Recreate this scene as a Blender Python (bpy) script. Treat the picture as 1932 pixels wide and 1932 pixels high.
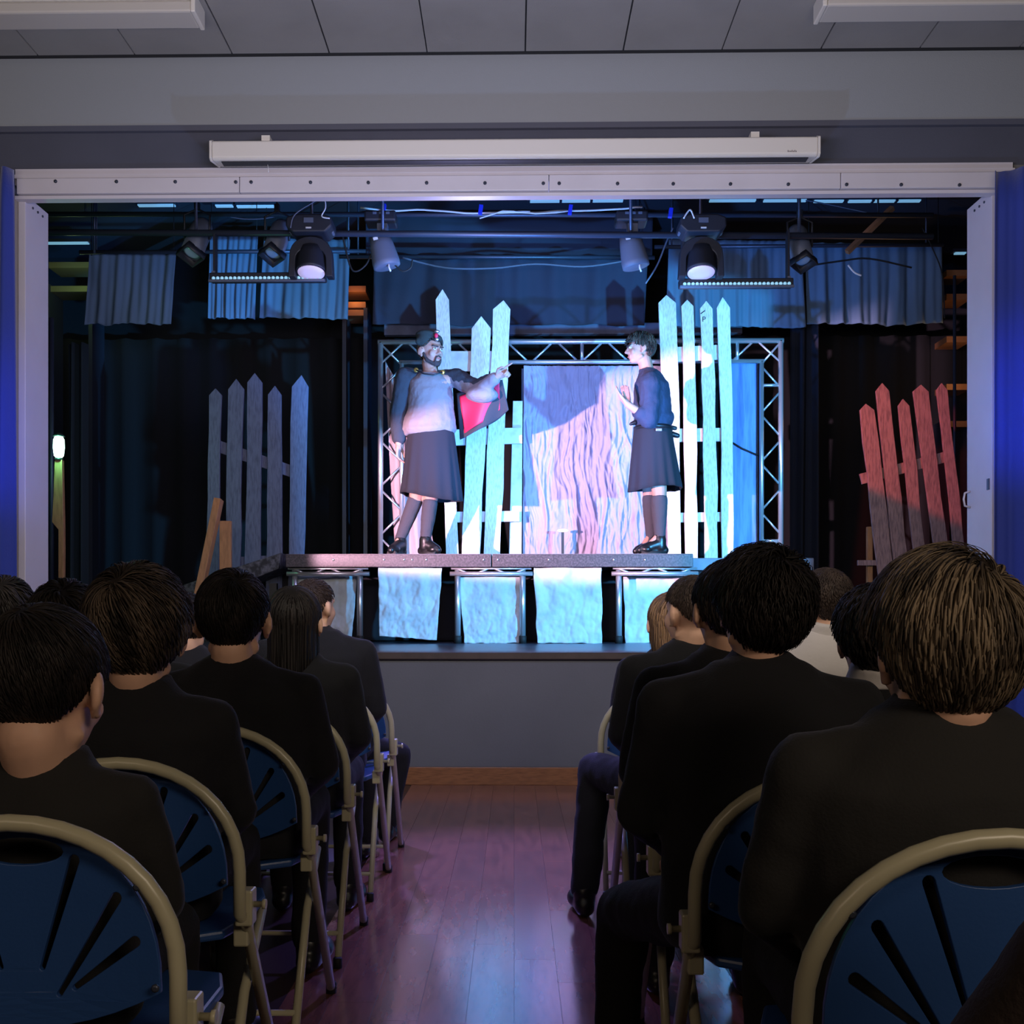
import bpy, bmesh, math, random
import numpy as np
from math import radians, sin, cos, pi, tan, atan2, sqrt
from mathutils import Vector, Matrix, Euler, noise as mn

for o in list(bpy.data.objects): bpy.data.objects.remove(o)
sc = bpy.context.scene
COL = sc.collection
RNG = random.Random(7)

# ------------------------------------------------------------------ camera
F = 2000.0; VPX, VPY = 970.0, 1155.0; HC = 1.08; YAW = radians(0.95)
CXP = VPX - F*tan(YAW)
FW = Vector((-sin(YAW), cos(YAW), 0)); RT = Vector((cos(YAW), sin(YAW), 0)); UP = Vector((0, 0, 1))
CAM = Vector((0, 0, HC))
cd = bpy.data.cameras.new('camera'); cam = bpy.data.objects.new('camera', cd); COL.objects.link(cam)
cam.location = CAM; cam.rotation_euler = (radians(90), 0, YAW)
cd.sensor_fit = 'HORIZONTAL'; cd.sensor_width = 36; cd.lens = 36*F/1932
cd.shift_x = (966-CXP)/1932; cd.shift_y = (VPY-966)/1932
cd.clip_start = .02; cd.clip_end = 100
sc.camera = cam

def P(px, py, Y):
    """The place in the room that the photograph shows at px, py when it stands Y metres away."""
    d = RT*((px-CXP)/F) + FW - UP*((py-VPY)/F)
    return CAM + d*(Y/d.y)

def lin(c):
    return tuple(((v/255)/12.92 if v/255 <= .04045 else ((v/255+.055)/1.055)**2.4) for v in c) + (1,)

# ------------------------------------------------------------------ world, exposure, lights
w = bpy.data.worlds.new('world'); sc.world = w; w.use_nodes = True
w.node_tree.nodes['Background'].inputs[0].default_value = lin((120, 125, 150))
w.node_tree.nodes['Background'].inputs[1].default_value = .004
sc.view_settings.view_transform = 'Standard'; sc.view_settings.look = 'None'
sc.view_settings.exposure = 0.0; sc.view_settings.gamma = 1; sc.view_settings.use_curve_mapping = False
sc.cycles.use_denoising = True
sc.cycles.max_bounces = 6; sc.cycles.diffuse_bounces = 3; sc.cycles.glossy_bounces = 3
sc.cycles.sample_clamp_indirect = 4

def light(name, kind, loc, aim, energy, col, size=.1, spot=60, blend=.15, size_y=None, shutter=None):
    ld = bpy.data.lights.new(name, kind); o = bpy.data.objects.new(name, ld); COL.objects.link(o)
    o.location = loc
    o.rotation_euler = (Vector(aim)-Vector(loc)).to_track_quat('-Z', 'Y').to_euler()
    ld.energy = energy; ld.color = col[:3]
    if kind == 'AREA':
        ld.size = size
        if size_y: ld.shape = 'RECTANGLE'; ld.size_y = size_y
    else:
        ld.shadow_soft_size = size
    if kind == 'SPOT':
        ld.spot_size = radians(spot); ld.spot_blend = blend
        if shutter:      # framing shutters of a profile spot: (left, right, bottom, top) in tangent units, edge softness
            l, r, b, t, s = shutter[:5]; kt = shutter[5] if len(shutter) > 5 else 0
            ld.use_nodes = True; nt = ld.node_tree; N = nt.nodes; L = nt.links
            em = N['Emission']; em.inputs['Color'].default_value = tuple(col[:3])+(1,)
            ld.color = (1, 1, 1)
            tc = N.new('ShaderNodeTexCoord'); sx = N.new('ShaderNodeSeparateXYZ'); L.new(tc.outputs['Normal'], sx.inputs[0])
            az = N.new('ShaderNodeMath'); az.operation = 'ABSOLUTE'; L.new(sx.outputs[2], az.inputs[0])
            def div(k):
                m = N.new('ShaderNodeMath'); m.operation = 'DIVIDE'; L.new(sx.outputs[k], m.inputs[0]); L.new(az.outputs[0], m.inputs[1]); return m.outputs[0]
            def ramp(v, a, b_):
                m = N.new('ShaderNodeMapRange'); m.inputs['From Min'].default_value = a; m.inputs['From Max'].default_value = b_; m.clamp = True; L.new(v, m.inputs['Value']); return m.outputs[0]
            u, v = div(0), div(1)
            if kt:
                m1 = N.new('ShaderNodeMath'); m1.operation = 'MULTIPLY_ADD'; L.new(u, m1.inputs[0]); m1.inputs[1].default_value = -kt; L.new(v, m1.inputs[2]); vt = m1.outputs[0]
            else: vt = v
            ms = [ramp(u, l-s, l+s), ramp(u, r+s, r-s), ramp(v, b-s, b+s), ramp(vt, t+s, t-s)]
            cur = ms[0]
            for x in ms[1:]:
                m = N.new('ShaderNodeMath'); m.operation = 'MULTIPLY'; L.new(cur, m.inputs[0]); L.new(x, m.inputs[1]); cur = m.outputs[0]
            L.new(cur, em.inputs['Strength'])
    return o

STAGE_Z = .83
def tang(loc, aim, pt):
    q = (Vector(aim)-Vector(loc)).to_track_quat('-Z', 'Y').to_matrix().inverted()
    v = q @ (Vector(pt)-Vector(loc)); return v.x/abs(v.z), v.y/abs(v.z)
# cyan profile spot with shutters, house right
A_LOC, A_AIM = (2.95, 5.0, 1.9), (.6, 9.1, 2.5)
at_ = tang(A_LOC, A_AIM, P(1363, 535, 9.4))[1]; al = tang(A_LOC, A_AIM, P(690, 1150, 8.5))[0]; ar = tang(A_LOC, A_AIM, P(1492, 850, 9.5))[0]
light('cyan_spot', 'SPOT', A_LOC, A_AIM, 2100, lin((84, 184, 255)), .05, 105, .15, shutter=(al, ar, -2, at_, .012))
# pink-white profile spot with shutters, house left
B_LOC, B_AIM = (-2.9, 4.6, 1.75), (.6, 9.3, 2.4)
q0, q1 = tang(B_LOC, B_AIM, P(1258, 672, 9.4)), tang(B_LOC, B_AIM, P(1365, 642, 9.4)); bk_ = (q1[1]-q0[1])/(q1[0]-q0[0]); bt = q0[1]-bk_*q0[0]; bb = tang(B_LOC, B_AIM, P(1080, 1092, 8.45))[1]
bl = tang(B_LOC, B_AIM, P(712, 850, 9.5))[0]; br = tang(B_LOC, B_AIM, P(1500, 850, 9.4))[0]
light('pink_spot', 'SPOT', B_LOC, B_AIM, 3400, lin((255, 200, 224)), .04, 75, .1, shutter=(bl, br, bb, bt, .012, bk_))
# red profile spot on the fence at stage left
C_LOC, C_AIM = (.9, 6.9, 3.5), P(1720, 860, 8.8)
cb = tang(C_LOC, C_AIM, P(1720, 955, 8.8))[1]
light('red_spot', 'SPOT', C_LOC, C_AIM, 330, lin((255, 92, 78)), .03, 60, .5, shutter=(-.33, .4, cb, tang(C_LOC, C_AIM, P(1700, 700, 8.8))[1], .008))
# lavender wash over the whole front, and spill from the moving heads
light('lavender_wash', 'AREA', (-.3, 3.2, 2.6), (0, 8, 3.2), 42, lin((172, 172, 232)), 1.2, size_y=.3)
light('moving_head_spill', 'POINT', (-.3, 7.35, 3.1), (0, 0, 0), 60, lin((176, 172, 240)), .25)
# blue LED wash up to the borders and lamps over the stage
light('blue_border_wash', 'SPOT', (.3, 6.95, 1.7), (.1, 9.6, 4.3), 620, lin((70, 140, 235)), .05, 95, .5)
# blue floods on the two house curtains
light('blue_flood_right', 'SPOT', (2.35, 5.7, 2.2), (3.15, 6.45, 2.35), 30, lin((40, 110, 255)), .05, 70, .9)
light('blue_flood_left', 'SPOT', (-2.5, 5.6, 2.0), (-3.2, 6.45, 2.2), 24, lin((50, 90, 255)), .05, 70, .9)
# added mid-air spot, no fixture, standing in for light thrown up off the floor
light('floor_bounce_fill', 'SPOT', (.2, 4.5, 1.25), (.2, 6.6, 4.3), 110, lin((150, 180, 235)), .04, 100, .4)
# warm light from the back of the hall
for n_, x_ in (('left', -1.5), ('right', 1.38)):
    light('moving_head_beam_'+n_, 'SPOT', (x_, 7.7, 3.52), (-.08, 4.2, 0), 950, lin((136, 126, 242)), .06, 24, .9)
light('rear_hall_light', 'AREA', (1.7, -1.3, 2.5), (.85, 1.7, .85), 34, lin((255, 232, 206)), 1.2, size_y=.6)
light('rear_left_light', 'AREA', (-2.4, -2.2, 3.0), (-.6, 1.8, 1.0), 15, lin((255, 226, 196)), 1.2, size_y=.6)
light('ceiling_fill', 'AREA', (-.3, 2.2, 2.2), (-.5, 5.8, 4.5), 105, lin((236, 226, 212)), 4.5, size_y=.6)  # added soft lamp over the audience, no fixture, lifts ceiling and bulkhead

# ------------------------------------------------------------------ materials
MATS = {}
def mat(name, col, rough=.6, metal=0., bump=0., bscale=40., var=0., vscale=8., emit=None, estr=0., spec=.5, stretch=None, col2=None, attr=None, sheen=0.):
    if name in MATS: return MATS[name]
    m = bpy.data.materials.new(name); m.use_nodes = True; nt = m.node_tree; N, L = nt.nodes, nt.links
    b = N['Principled BSDF']
    b.inputs['Base Color'].default_value = lin(col); b.inputs['Roughness'].default_value = rough
    b.inputs['Metallic'].default_value = metal; b.inputs['Specular IOR Level'].default_value = spec
    if sheen: b.inputs['Sheen Weight'].default_value = sheen
    if emit: b.inputs['Emission Color'].default_value = lin(emit); b.inputs['Emission Strength'].default_value = estr
    tc = N.new('ShaderNodeTexCoord'); mp = N.new('ShaderNodeMapping'); L.new(tc.outputs['Object'], mp.inputs[0])
    if stretch: mp.inputs['Scale'].default_value = stretch
    if var or col2 or attr:
        mx = N.new('ShaderNodeMix'); mx.data_type = 'RGBA'
        c2 = lin(col2) if col2 else tuple(v*(1-var) for v in lin(col)[:3])+(1,)
        mx.inputs[6].default_value = lin(col); mx.inputs[7].default_value = c2
        if attr:
            at = N.new('ShaderNodeAttribute'); at.attribute_name = attr; L.new(at.outputs['Fac'], mx.inputs[0])
        else:
            nz = N.new('ShaderNodeTexNoise'); nz.inputs['Scale'].default_value = vscale; nz.inputs['Detail'].default_value = 6
            rp = N.new('ShaderNodeValToRGB'); rp.color_ramp.elements[0].position = .42; rp.color_ramp.elements[1].position = .68
            L.new(mp.outputs[0], nz.inputs[0]); L.new(nz.outputs[0], rp.inputs[0]); L.new(rp.outputs[0], mx.inputs[0])
        L.new(mx.outputs[2], b.inputs['Base Color'])
    if bump:
        nz = N.new('ShaderNodeTexNoise'); nz.inputs['Scale'].default_value = bscale; nz.inputs['Detail'].default_value = 5
        L.new(mp.outputs[0], nz.inputs[0])
        bp = N.new('ShaderNodeBump'); bp.inputs['Strength'].default_value = bump; bp.inputs['Distance'].default_value = .01
        L.new(nz.outputs[0], bp.inputs['Height']); L.new(bp.outputs[0], b.inputs['Normal'])
    MATS[name] = m; return m

M_CEIL = mat('ceiling_tile_paint', (150, 147, 145), .9, bump=.15, bscale=180, var=.08, vscale=3)
M_GAP = mat('dark_gap', (40, 40, 42), .9)
M_BULK = mat('bulkhead_paint', (150, 154, 158), .85, bump=.12, bscale=120)
M_LINTEL = mat('lintel_paint', (82, 84, 98), .8, bump=.1, bscale=100, var=.12, vscale=2)
M_STWALL = mat('apron_wall_paint', (108, 112, 122), .75, bump=.1, bscale=90, var=.1, vscale=2)
M_HALL = mat('hall_wall_paint', (120, 118, 118), .85)
M_WHITE = mat('white_gloss_panel', (214, 208, 214), .35, var=.06, vscale=3, bump=.02)
M_BEIGE = mat('beige_frame_edge', (150, 142, 130), .6)
M_BASE = mat('baseboard_oak', (156, 104, 66), .4, var=.35, vscale=14, stretch=(1, 1, 8))
M_NOSE = mat('stage_edge_wood', (70, 56, 54), .4, var=.3, vscale=10)
M_STFLOOR = mat('stage_floor_lino', (70, 72, 84), .3, var=.25, vscale=5)
M_SCREEN = mat('screen_case_white', (222, 216, 206), .35)
M_BLACK = mat('black_metal', (22, 23, 28), .45)
M_DARK = mat('fixture_black', (34, 36, 44), .5, bump=.05)
M_GREYM = mat('grey_fixture', (92, 98, 112), .5)
M_ALU = mat('truss_aluminium', (205, 208, 212), .3, .75)
M_PIPE = mat('rig_pipe_steel', (70, 76, 92), .4, .5)
M_DECK = mat('deck_frame_black', (50, 45, 50), .5, vscale=70, col2=(82, 72, 78))
M_CHALK = mat('chalky_black_board', (38, 38, 44), .7, col2=(105, 105, 115), vscale=24)
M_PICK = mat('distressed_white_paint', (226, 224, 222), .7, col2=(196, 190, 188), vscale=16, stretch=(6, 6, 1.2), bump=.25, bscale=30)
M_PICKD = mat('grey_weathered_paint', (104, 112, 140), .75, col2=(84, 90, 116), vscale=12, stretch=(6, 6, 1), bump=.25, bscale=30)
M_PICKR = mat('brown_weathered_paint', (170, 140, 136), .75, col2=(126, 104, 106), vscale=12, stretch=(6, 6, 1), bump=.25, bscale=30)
M_RAIL = mat('rail_white_wood', (214, 212, 214), .7, var=.2, vscale=12)
M_WOOD = mat('raw_pine', (176, 128, 84), .6, var=.3, vscale=10, stretch=(5, 5, 1))
M_CLOTH = mat('calico_cloth', (158, 150, 170), .85, bump=.3, bscale=22)
M_SKIRT = mat('calico_skirt_cloth', (194, 200, 206), .85, bump=.35, bscale=18, var=.2, vscale=6)
M_BLUEP = mat('blue_painted_flat', (96, 132, 196), .55, col2=(60, 96, 170), vscale=5, stretch=(5, 5, .5))
M_DRAPE = mat('blue_grey_border_cloth', (98, 122, 146), .9, bump=.15, bscale=60)
M_NAVY = mat('navy_border_cloth', (52, 56, 74), .9, bump=.15, bscale=60)
M_BACK = mat('black_backcloth', (16, 17, 22), .95, bump=.15, bscale=60)
M_HCURT = mat('royal_blue_curtain', (34, 56, 150), .75, bump=.15, bscale=70, sheen=.3)
M_TUBE = mat('beige_enamel_tube', (184, 178, 150), .32, spec=.5)
M_PLAS = mat('blue_chair_plastic', (40, 76, 134), .38, bump=.05, bscale=200)
M_CAP = mat('black_rubber', (20, 20, 20), .7)
M_JACK = mat('black_blazer_wool', (14, 15, 22), .9, bump=.15, bscale=220, sheen=.04)
M_JACK2 = mat('charcoal_blazer_wool', (29, 28, 28), .9, bump=.15, bscale=220, sheen=.04)
M_TROU = mat('black_trouser_cloth', (14, 14, 18), .9, bump=.15, bscale=200)
M_SHIRT = mat('white_shirt_cotton', (212, 206, 204), .85, bump=.15, bscale=60)
M_SKIN = mat('skin', (224, 178, 152), .55, var=.1, vscale=20)
M_SKINA = mat('actor_skin', (172, 132, 116), .6, var=.1, vscale=20)
M_SHOE = mat('black_shoe_leather', (20, 19, 20), .35)
M_KILT = mat('navy_kilt_wool', (27, 28, 38), .9, bump=.2, bscale=150)
M_SOCK = mat('grey_wool_sock', (62, 60, 68), .95, bump=.3, bscale=160)
M_TUNIC = mat('pale_grey_tunic', (122, 114, 118), .9, bump=.2, bscale=80)
M_CAPE = mat('charcoal_cape_wool', (44, 48, 56), .9, bump=.25, bscale=120)
M_RED = mat('crimson_cape_lining', (212, 30, 70), .6)
M_JUMP = mat('navy_jumper_knit', (42, 50, 74), .9, bump=.3, bscale=140)
M_BERET = mat('dark_green_beret_felt', (36, 44, 42), .95, bump=.2, bscale=150)
M_GOLD = mat('brass_button', (205, 160, 80), .3, .8)
M_SILVER = mat('silver_fitting', (220, 220, 225), .25, .9)
M_EYEW = mat('eye_white', (220, 220, 220), .3)
M_EYEB = mat('eye_dark', (25, 20, 18), .3)
M_LIP = mat('lip', (165, 95, 90), .5)
M_WIREW = mat('white_cable', (225, 225, 225), .5)
M_BTAPE = mat('blue_tape', (40, 60, 220), .5)
M_LENS = mat('frosted_lens_lit', (200, 190, 210), .3, emit=(196, 180, 230), estr=.62)
M_LED = mat('led_lens_lit', (180, 220, 235), .3, emit=(150, 215, 245), estr=.55)
M_ROOF = mat('rooflight_glazing', (150, 200, 225), .3, emit=(135, 195, 230), estr=.55)
M_BULB = mat('green_white_bulb', (240, 255, 240), .3, emit=(205, 255, 232), estr=5)
M_SHELFW = mat('warm_shelf_wood', (150, 104, 70), .6, var=.2)
M_INK = mat('black_ink_mark', (22, 26, 34), .7)
M_SLOT = mat('screen_case_shadow_slot', (40, 40, 46), .6)
def hairmat(name, a, b): return mat(name, a, .58, attr='tone', col2=b, spec=.25)
H_BLACK = hairmat('black_brown_hair', (20, 17, 17), (44, 38, 36))
H_BROWN = hairmat('dark_brown_hair', (32, 27, 25), (96, 82, 70))
H_LIGHT = hairmat('light_brown_hair', (50, 42, 36), (142, 124, 102))
H_BLOND = hairmat('dark_blond_hair', (96, 74, 52), (160, 126, 90))
H_CROP = hairmat('cropped_brown_hair', (46, 36, 32), (66, 54, 48))

# ------------------------------------------------------------------ mesh helpers
class MB:
    def __init__(s): s.v = []; s.f = []; s.sm = []
    def add(s, vs, fs, smooth=False):
        n = len(s.v); s.v += [tuple(v) for v in vs]; s.f += [tuple(i+n for i in f) for f in fs]; s.sm += [smooth]*len(fs); return s
    def box(s, lo, hi, R=None, c=None, bev=0):
        x0, y0, z0 = lo; x1, y1, z1 = hi
        vs = [Vector(p) for p in ((x0, y0, z0), (x1, y0, z0), (x1, y1, z0), (x0, y1, z0), (x0, y0, z1), (x1, y0, z1), (x1, y1, z1), (x0, y1, z1))]
        if R is not None: vs = [R @ v for v in vs]
        if c is not None: vs = [v+Vector(c) for v in vs]
        return s.add(vs, [(0, 3, 2, 1), (4, 5, 6, 7), (0, 1, 5, 4), (1, 2, 6, 5), (2, 3, 7, 6), (3, 0, 4, 7)])
    def cbox(s, c, size, R=None):
        h = [v/2 for v in size]; return s.box((-h[0], -h[1], -h[2]), h, R, c)
    def prism(s, pts, y0, y1):
        """outline pts (x,z) extruded from y0 to y1"""
        n = len(pts); vs = [(x, y0, z) for x, z in pts]+[(x, y1, z) for x, z in pts]
        fs = [tuple(range(n)), tuple(range(2*n-1, n-1, -1))]+[(i, i+n, (i+1) % n+n, (i+1) % n) for i in range(n)]
        return s.add(vs, fs)
    def tube(s, path, r, n=10, cap=True, smooth=True):
        path = [Vector(p) for p in path]; rs = r if isinstance(r, (list, tuple)) else [r]*len(path)
        vs = []; ref = None
        for i, p in enumerate(path):
            t = (path[min(i+1, len(path)-1)]-path[max(i-1, 0)]).normalized()
            if ref is None: ref = Vector((0, 0, 1)) if abs(t.z) < .9 else Vector((1, 0, 0))
            a = (ref-t*ref.dot(t)).normalized(); b = t.cross(a); ref = a
            vs += [p+a*(rs[i]*cos(2*pi*k/n))+b*(rs[i]*sin(2*pi*k/n)) for k in range(n)]
        fs = [(i*n+k, i*n+(k+1) % n, (i+1)*n+(k+1) % n, (i+1)*n+k) for i in range(len(path)-1) for k in range(n)]
        s.add(vs, fs, smooth)
        if cap: s.f += [tuple(len(s.v)-len(vs)+k for k in reversed(range(n))), tuple(len(s.v)-n+k for k in range(n))]; s.sm += [False, False]
        return s
    def lathe(s, prof, c=(0, 0, 0), R=None, n=20, smooth=True):
        """profile (r,z) turned about z"""
        vs = []
        for r, z in prof:
            for k in range(n):
                v = Vector((r*cos(2*pi*k/n), r*sin(2*pi*k/n), z))
                if R is not None: v = R @ v
                vs.append(v+Vector(c))
        m = len(prof)
        fs = [(i*n+k, i*n+(k+1) % n, (i+1)*n+(k+1) % n, (i+1)*n+k) for i in range(m-1) for k in range(n)]
        s.add(vs, fs, smooth)
        s.f += [tuple(len(s.v)-len(vs)+k for k in reversed(range(n))), tuple(len(s.v)-n+k for k in range(n))]; s.sm += [False, False]
        return s
    def ell(s, c, r, R=None, nu=20, nv=12):
        vs = []; c = Vector(c)
        for j in range(nv+1):
            th = pi*j/nv
            for k in range(nu):
                v = Vector((r[0]*sin(th)*cos(2*pi*k/nu), r[1]*sin(th)*sin(2*pi*k/nu), r[2]*cos(th)))
                vs.append((R @ v if R is not None else v)+c)
        fs = [(j*nu+k, (j+1)*nu+k, (j+1)*nu+(k+1) % nu, j*nu+(k+1) % nu) for j in range(nv) for k in range(nu)]
        return s.add(vs, fs, True)
    def rc(s, p0, p1, r0, r1, n=14):
        """capsule that tapers"""
        p0, p1 = Vector(p0), Vector(p1); t = (p1-p0); L = t.length or 1e-6; t = t/L
        path = []; rs = []
        for k in range(5):
            a = pi/2*k/4; path.append(p0-t*(r0*cos(a))); rs.append(max(r0*sin(a), 1e-4))
        for k in range(5):
            a = pi/2*(1-k/4); path.append(p1+t*(r1*cos(a))); rs.append(max(r1*sin(a), 1e-4))
        return s.tube(path, rs, n)
    def loft(s, secs, n=28):
        """sections: (centre, half-width vector, half-depth vector)"""
        vs = []
        for c, a, b in secs:
            c, a, b = Vector(c), Vector(a), Vector(b)
            vs += [c+a*cos(2*pi*k/n)+b*sin(2*pi*k/n) for k in range(n)]
        m = len(secs)
        fs = [(i*n+k, i*n+(k+1) % n, (i+1)*n+(k+1) % n, (i+1)*n+k) for i in range(m-1) for k in range(n)]
        fs += [tuple(reversed(range(n))), tuple((m-1)*n+k for k in range(n))]
        return s.add(vs, fs, True)
    def xf(s, Mx):
        s.v = [tuple(Mx @ Vector(v)) for v in s.v]; return s
    def join(s, o):
        return s.add(o.v, o.f, True)

def props(o, label=None, cat=None, group=None, kind=None):
    if label: o['label'] = label
    if cat: o['category'] = cat
    if group: o['group'] = group
    if kind: o['kind'] = kind
    return o

def mesh_from(name, mb, m):
    me = bpy.data.meshes.new(name); me.from_pydata(mb.v, [], mb.f)
    me.polygons.foreach_set('use_smooth', mb.sm); me.update()
    bm = bmesh.new(); bm.from_mesh(me); bmesh.ops.recalc_face_normals(bm, faces=bm.faces); bm.to_mesh(me); bm.free()
    if m: me.materials.append(m)
    return me

def link_mesh(name, me, parent=None):
    o = bpy.data.objects.new(name, me); COL.objects.link(o)
    if parent is not None:
        o.parent = parent
    return o

def wloc(o):
    v = Vector(o.location)
    while o.parent: o = o.parent; v += o.location
    return v

def part(name, mb, m, parent, bevel=0, seg=2):
    """verts in world coordinates, child of parent (unrotated while building)"""
    if isinstance(mb, MB): me = mesh_from(name, mb, m)
    else: me = mb
    o = link_mesh(name, me, parent)
    if parent is not None: me.transform(Matrix.Translation(-wloc(parent)))
    else:
        n = len(me.vertices); a = np.empty(n*3); me.vertices.foreach_get('co', a); a = a.reshape(-1, 3)
        c = Vector(((a[:, 0].min()+a[:, 0].max())/2, (a[:, 1].min()+a[:, 1].max())/2, a[:, 2].min()))
        me.transform(Matrix.Translation(-c)); o.location = c
    if bevel:
        b = o.modifiers.new('bevel', 'BEVEL'); b.width = bevel; b.segments = seg; b.limit_method = 'ANGLE'
    return o

def empty(name, loc, label, cat, group=None):
    o = bpy.data.objects.new(name, None); o.empty_display_size = .1; COL.objects.link(o); o.location = loc
    return props(o, label, cat, group)

def struct(name, mb, m, parent=None, bevel=0):
    o = part(name, mb, m, parent, bevel)
    if parent is None: o['kind'] = 'structure'
    return o

def copy_tree(o, parent=None):
    c = o.copy(); COL.objects.link(c); c.parent = parent
    for ch in list(o.children): copy_tree(ch, c)
    return c

def blob(mb, voxel, smooth=2, fac=.5, disp=0., dscale=.12):
    me = bpy.data.meshes.new('tmp'); me.from_pydata(mb.v, [], mb.f); me.update()
    o = bpy.data.objects.new('tmp', me); COL.objects.link(o)
    r = o.modifiers.new('r', 'REMESH'); r.mode = 'VOXEL'; r.voxel_size = voxel; r.use_smooth_shade = True
    if smooth:
        s = o.modifiers.new('s', 'SMOOTH'); s.factor = fac; s.iterations = smooth
    if disp:
        t = bpy.data.textures.get('folds%g' % dscale)
        if not t: t = bpy.data.textures.new('folds%g' % dscale, 'CLOUDS'); t.noise_scale = dscale; t.noise_depth = 2
        d = o.modifiers.new('d', 'DISPLACE'); d.texture = t; d.strength = disp; d.mid_level = .5; d.texture_coords = 'LOCAL'
    dg = bpy.context.evaluated_depsgraph_get()
    out = bpy.data.meshes.new_from_object(o.evaluated_get(dg))
    bpy.data.objects.remove(o); bpy.data.meshes.remove(me)
    out.materials.clear()
    out.polygons.foreach_set('use_smooth', [True]*len(out.polygons))
    return out

def bpart(name, mb, m, parent, voxel, smooth=2, disp=0., dscale=.12, fac=.5):
    me = blob(mb, voxel, smooth, fac, disp, dscale); me.name = name; me.materials.append(m)
    return part(name, me, m, parent)

def sheet(tl, tr, bl, br, nx, nz, fn):
    """cloth between four corners; fn(u, v) gives the offset (dx, dy, dz)"""
    tl, tr, bl, br = map(Vector, (tl, tr, bl, br)); vs = []
    for j in range(nz+1):
        v = j/nz
        for i in range(nx+1):
            u = i/nx
            p = (tl.lerp(tr, u)).lerp(bl.lerp(br, u), v); vs.append(p+Vector(fn(u, v)))
    fs = [(j*(nx+1)+i, j*(nx+1)+i+1, (j+1)*(nx+1)+i+1, (j+1)*(nx+1)+i) for j in range(nz) for i in range(nx)]
    m = MB(); m.add(vs, fs, True); return m

def fbm(x, y, z=0., o=4):
    a, s, f = 0., 1., 1.
    for _ in range(o):
        a += s*mn.noise((x*f, y*f, z)); s *= .5; f *= 2.03
    return a

# ------------------------------------------------------------------ room shell
SY = 6.62                                        # face of the stage front
m = MB().box((-5.5, -3.2, -.2), (5.5, SY+.02, 0)); floor = struct('floor', m, mat('floor_sub', (58, 40, 40), .35))
M_FL = mat('polished_floor', (150, 98, 84), .16, col2=(124, 82, 74), vscale=5, stretch=(6, 1, 1), bump=.012, bscale=14, spec=1.0)
M_FL2 = mat('polished_floor_dark', (138, 90, 78), .18, col2=(118, 78, 70), vscale=5, stretch=(6, 1, 1), bump=.012, bscale=14, spec=1.0)
for m_ in (M_FL, M_FL2): m_.node_tree.nodes['Principled BSDF'].inputs['IOR'].default_value = 1.9
PW = .128
for i in range(-5, 5):
    off = RNG.random()*.7; y = 2.2-off
    while y < SY:
        y0, y1 = max(y, 1.9), min(y+.75, SY-.012)
        if y1 > y0+.05:
            q = MB().box((i*PW+.0006, y0+.0006, .0), ((i+1)*PW-.0006, y1-.0006, .002))
            part('floor_plank', q, M_FL if RNG.random() < .6 else M_FL2, floor)
        y += .75
# ceiling with square tiles
CZ = 4.55
struct_ceil = struct('ceiling', MB().box((-5.5, -3.2, CZ+.012), (5.5, SY, CZ+.15)), M_GAP)
TW = .607; X0 = (65-970)/305.0
for i in range(-4, 14):
    for j in range(3):
        x0 = X0+(i-1)*TW
        y1 = SY-.06-j*TW if i < 5 or i > 6 else SY-.06-j*TW
        wid = .004 if (i % 3) else .006
        part('ceiling_tile', MB().box((x0+wid, y1-TW+.002, CZ), (x0+TW-wid, y1-.002, CZ+.012)), M_CEIL, struct_ceil)
# bulkhead, lintel, apron wall
zb = P(0, 240, SY).z
struct('wall_front', MB().box((-5.5, SY, zb), (5.5, SY+.25, CZ+.1)), M_BULK)
zl = P(0, 322, SY).z
struct('wall_front', MB().box((-5.5, SY+.02, zl), (5.5, SY+.22, zb)), M_LINTEL)
struct('wall_front', MB().box((-5.5, SY+.012, 0), (5.5, SY+.16, STAGE_Z-.045)), M_STWALL)
struct('wall_front', MB().box((-5.5, SY+.02, STAGE_Z), (-3.16, SY+.2, zl)), M_HALL)
struct('wall_front', MB().box((3.1, SY+.02, STAGE_Z), (5.5, SY+.2, zl)), M_HALL)
struct('wall_left', MB().box((-5.7, -3.2, 0), (-5.5, SY, CZ+.1)), M_HALL)
struct('wall_right', MB().box((5.5, -3.2, 0), (5.7, SY, CZ+.1)), M_HALL)
struct('wall_rear', MB().box((-5.7, -3.4, 0), (5.7, -3.2, CZ+.1)), M_HALL)
struct('baseboard_front', MB().box((-5.5, SY-.008, 0), (5.5, SY+.012, .112)), M_BASE, bevel=.004)
struct('trim_1', MB().box((-5.5, SY-.03, STAGE_Z-.045), (5.5, SY+.2, STAGE_Z)), M_NOSE, bevel=.006)
struct('trim_2', MB().box((-5.5, SY-.012, zb-.035), (5.5, SY+.02, zb)), mat('lintel_strip', (88, 90, 104), .7))
struct('floor_stage', MB().box((-6, SY+.2, STAGE_Z-.1), (6, 12.2, STAGE_Z)), M_STFLOOR)
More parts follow.
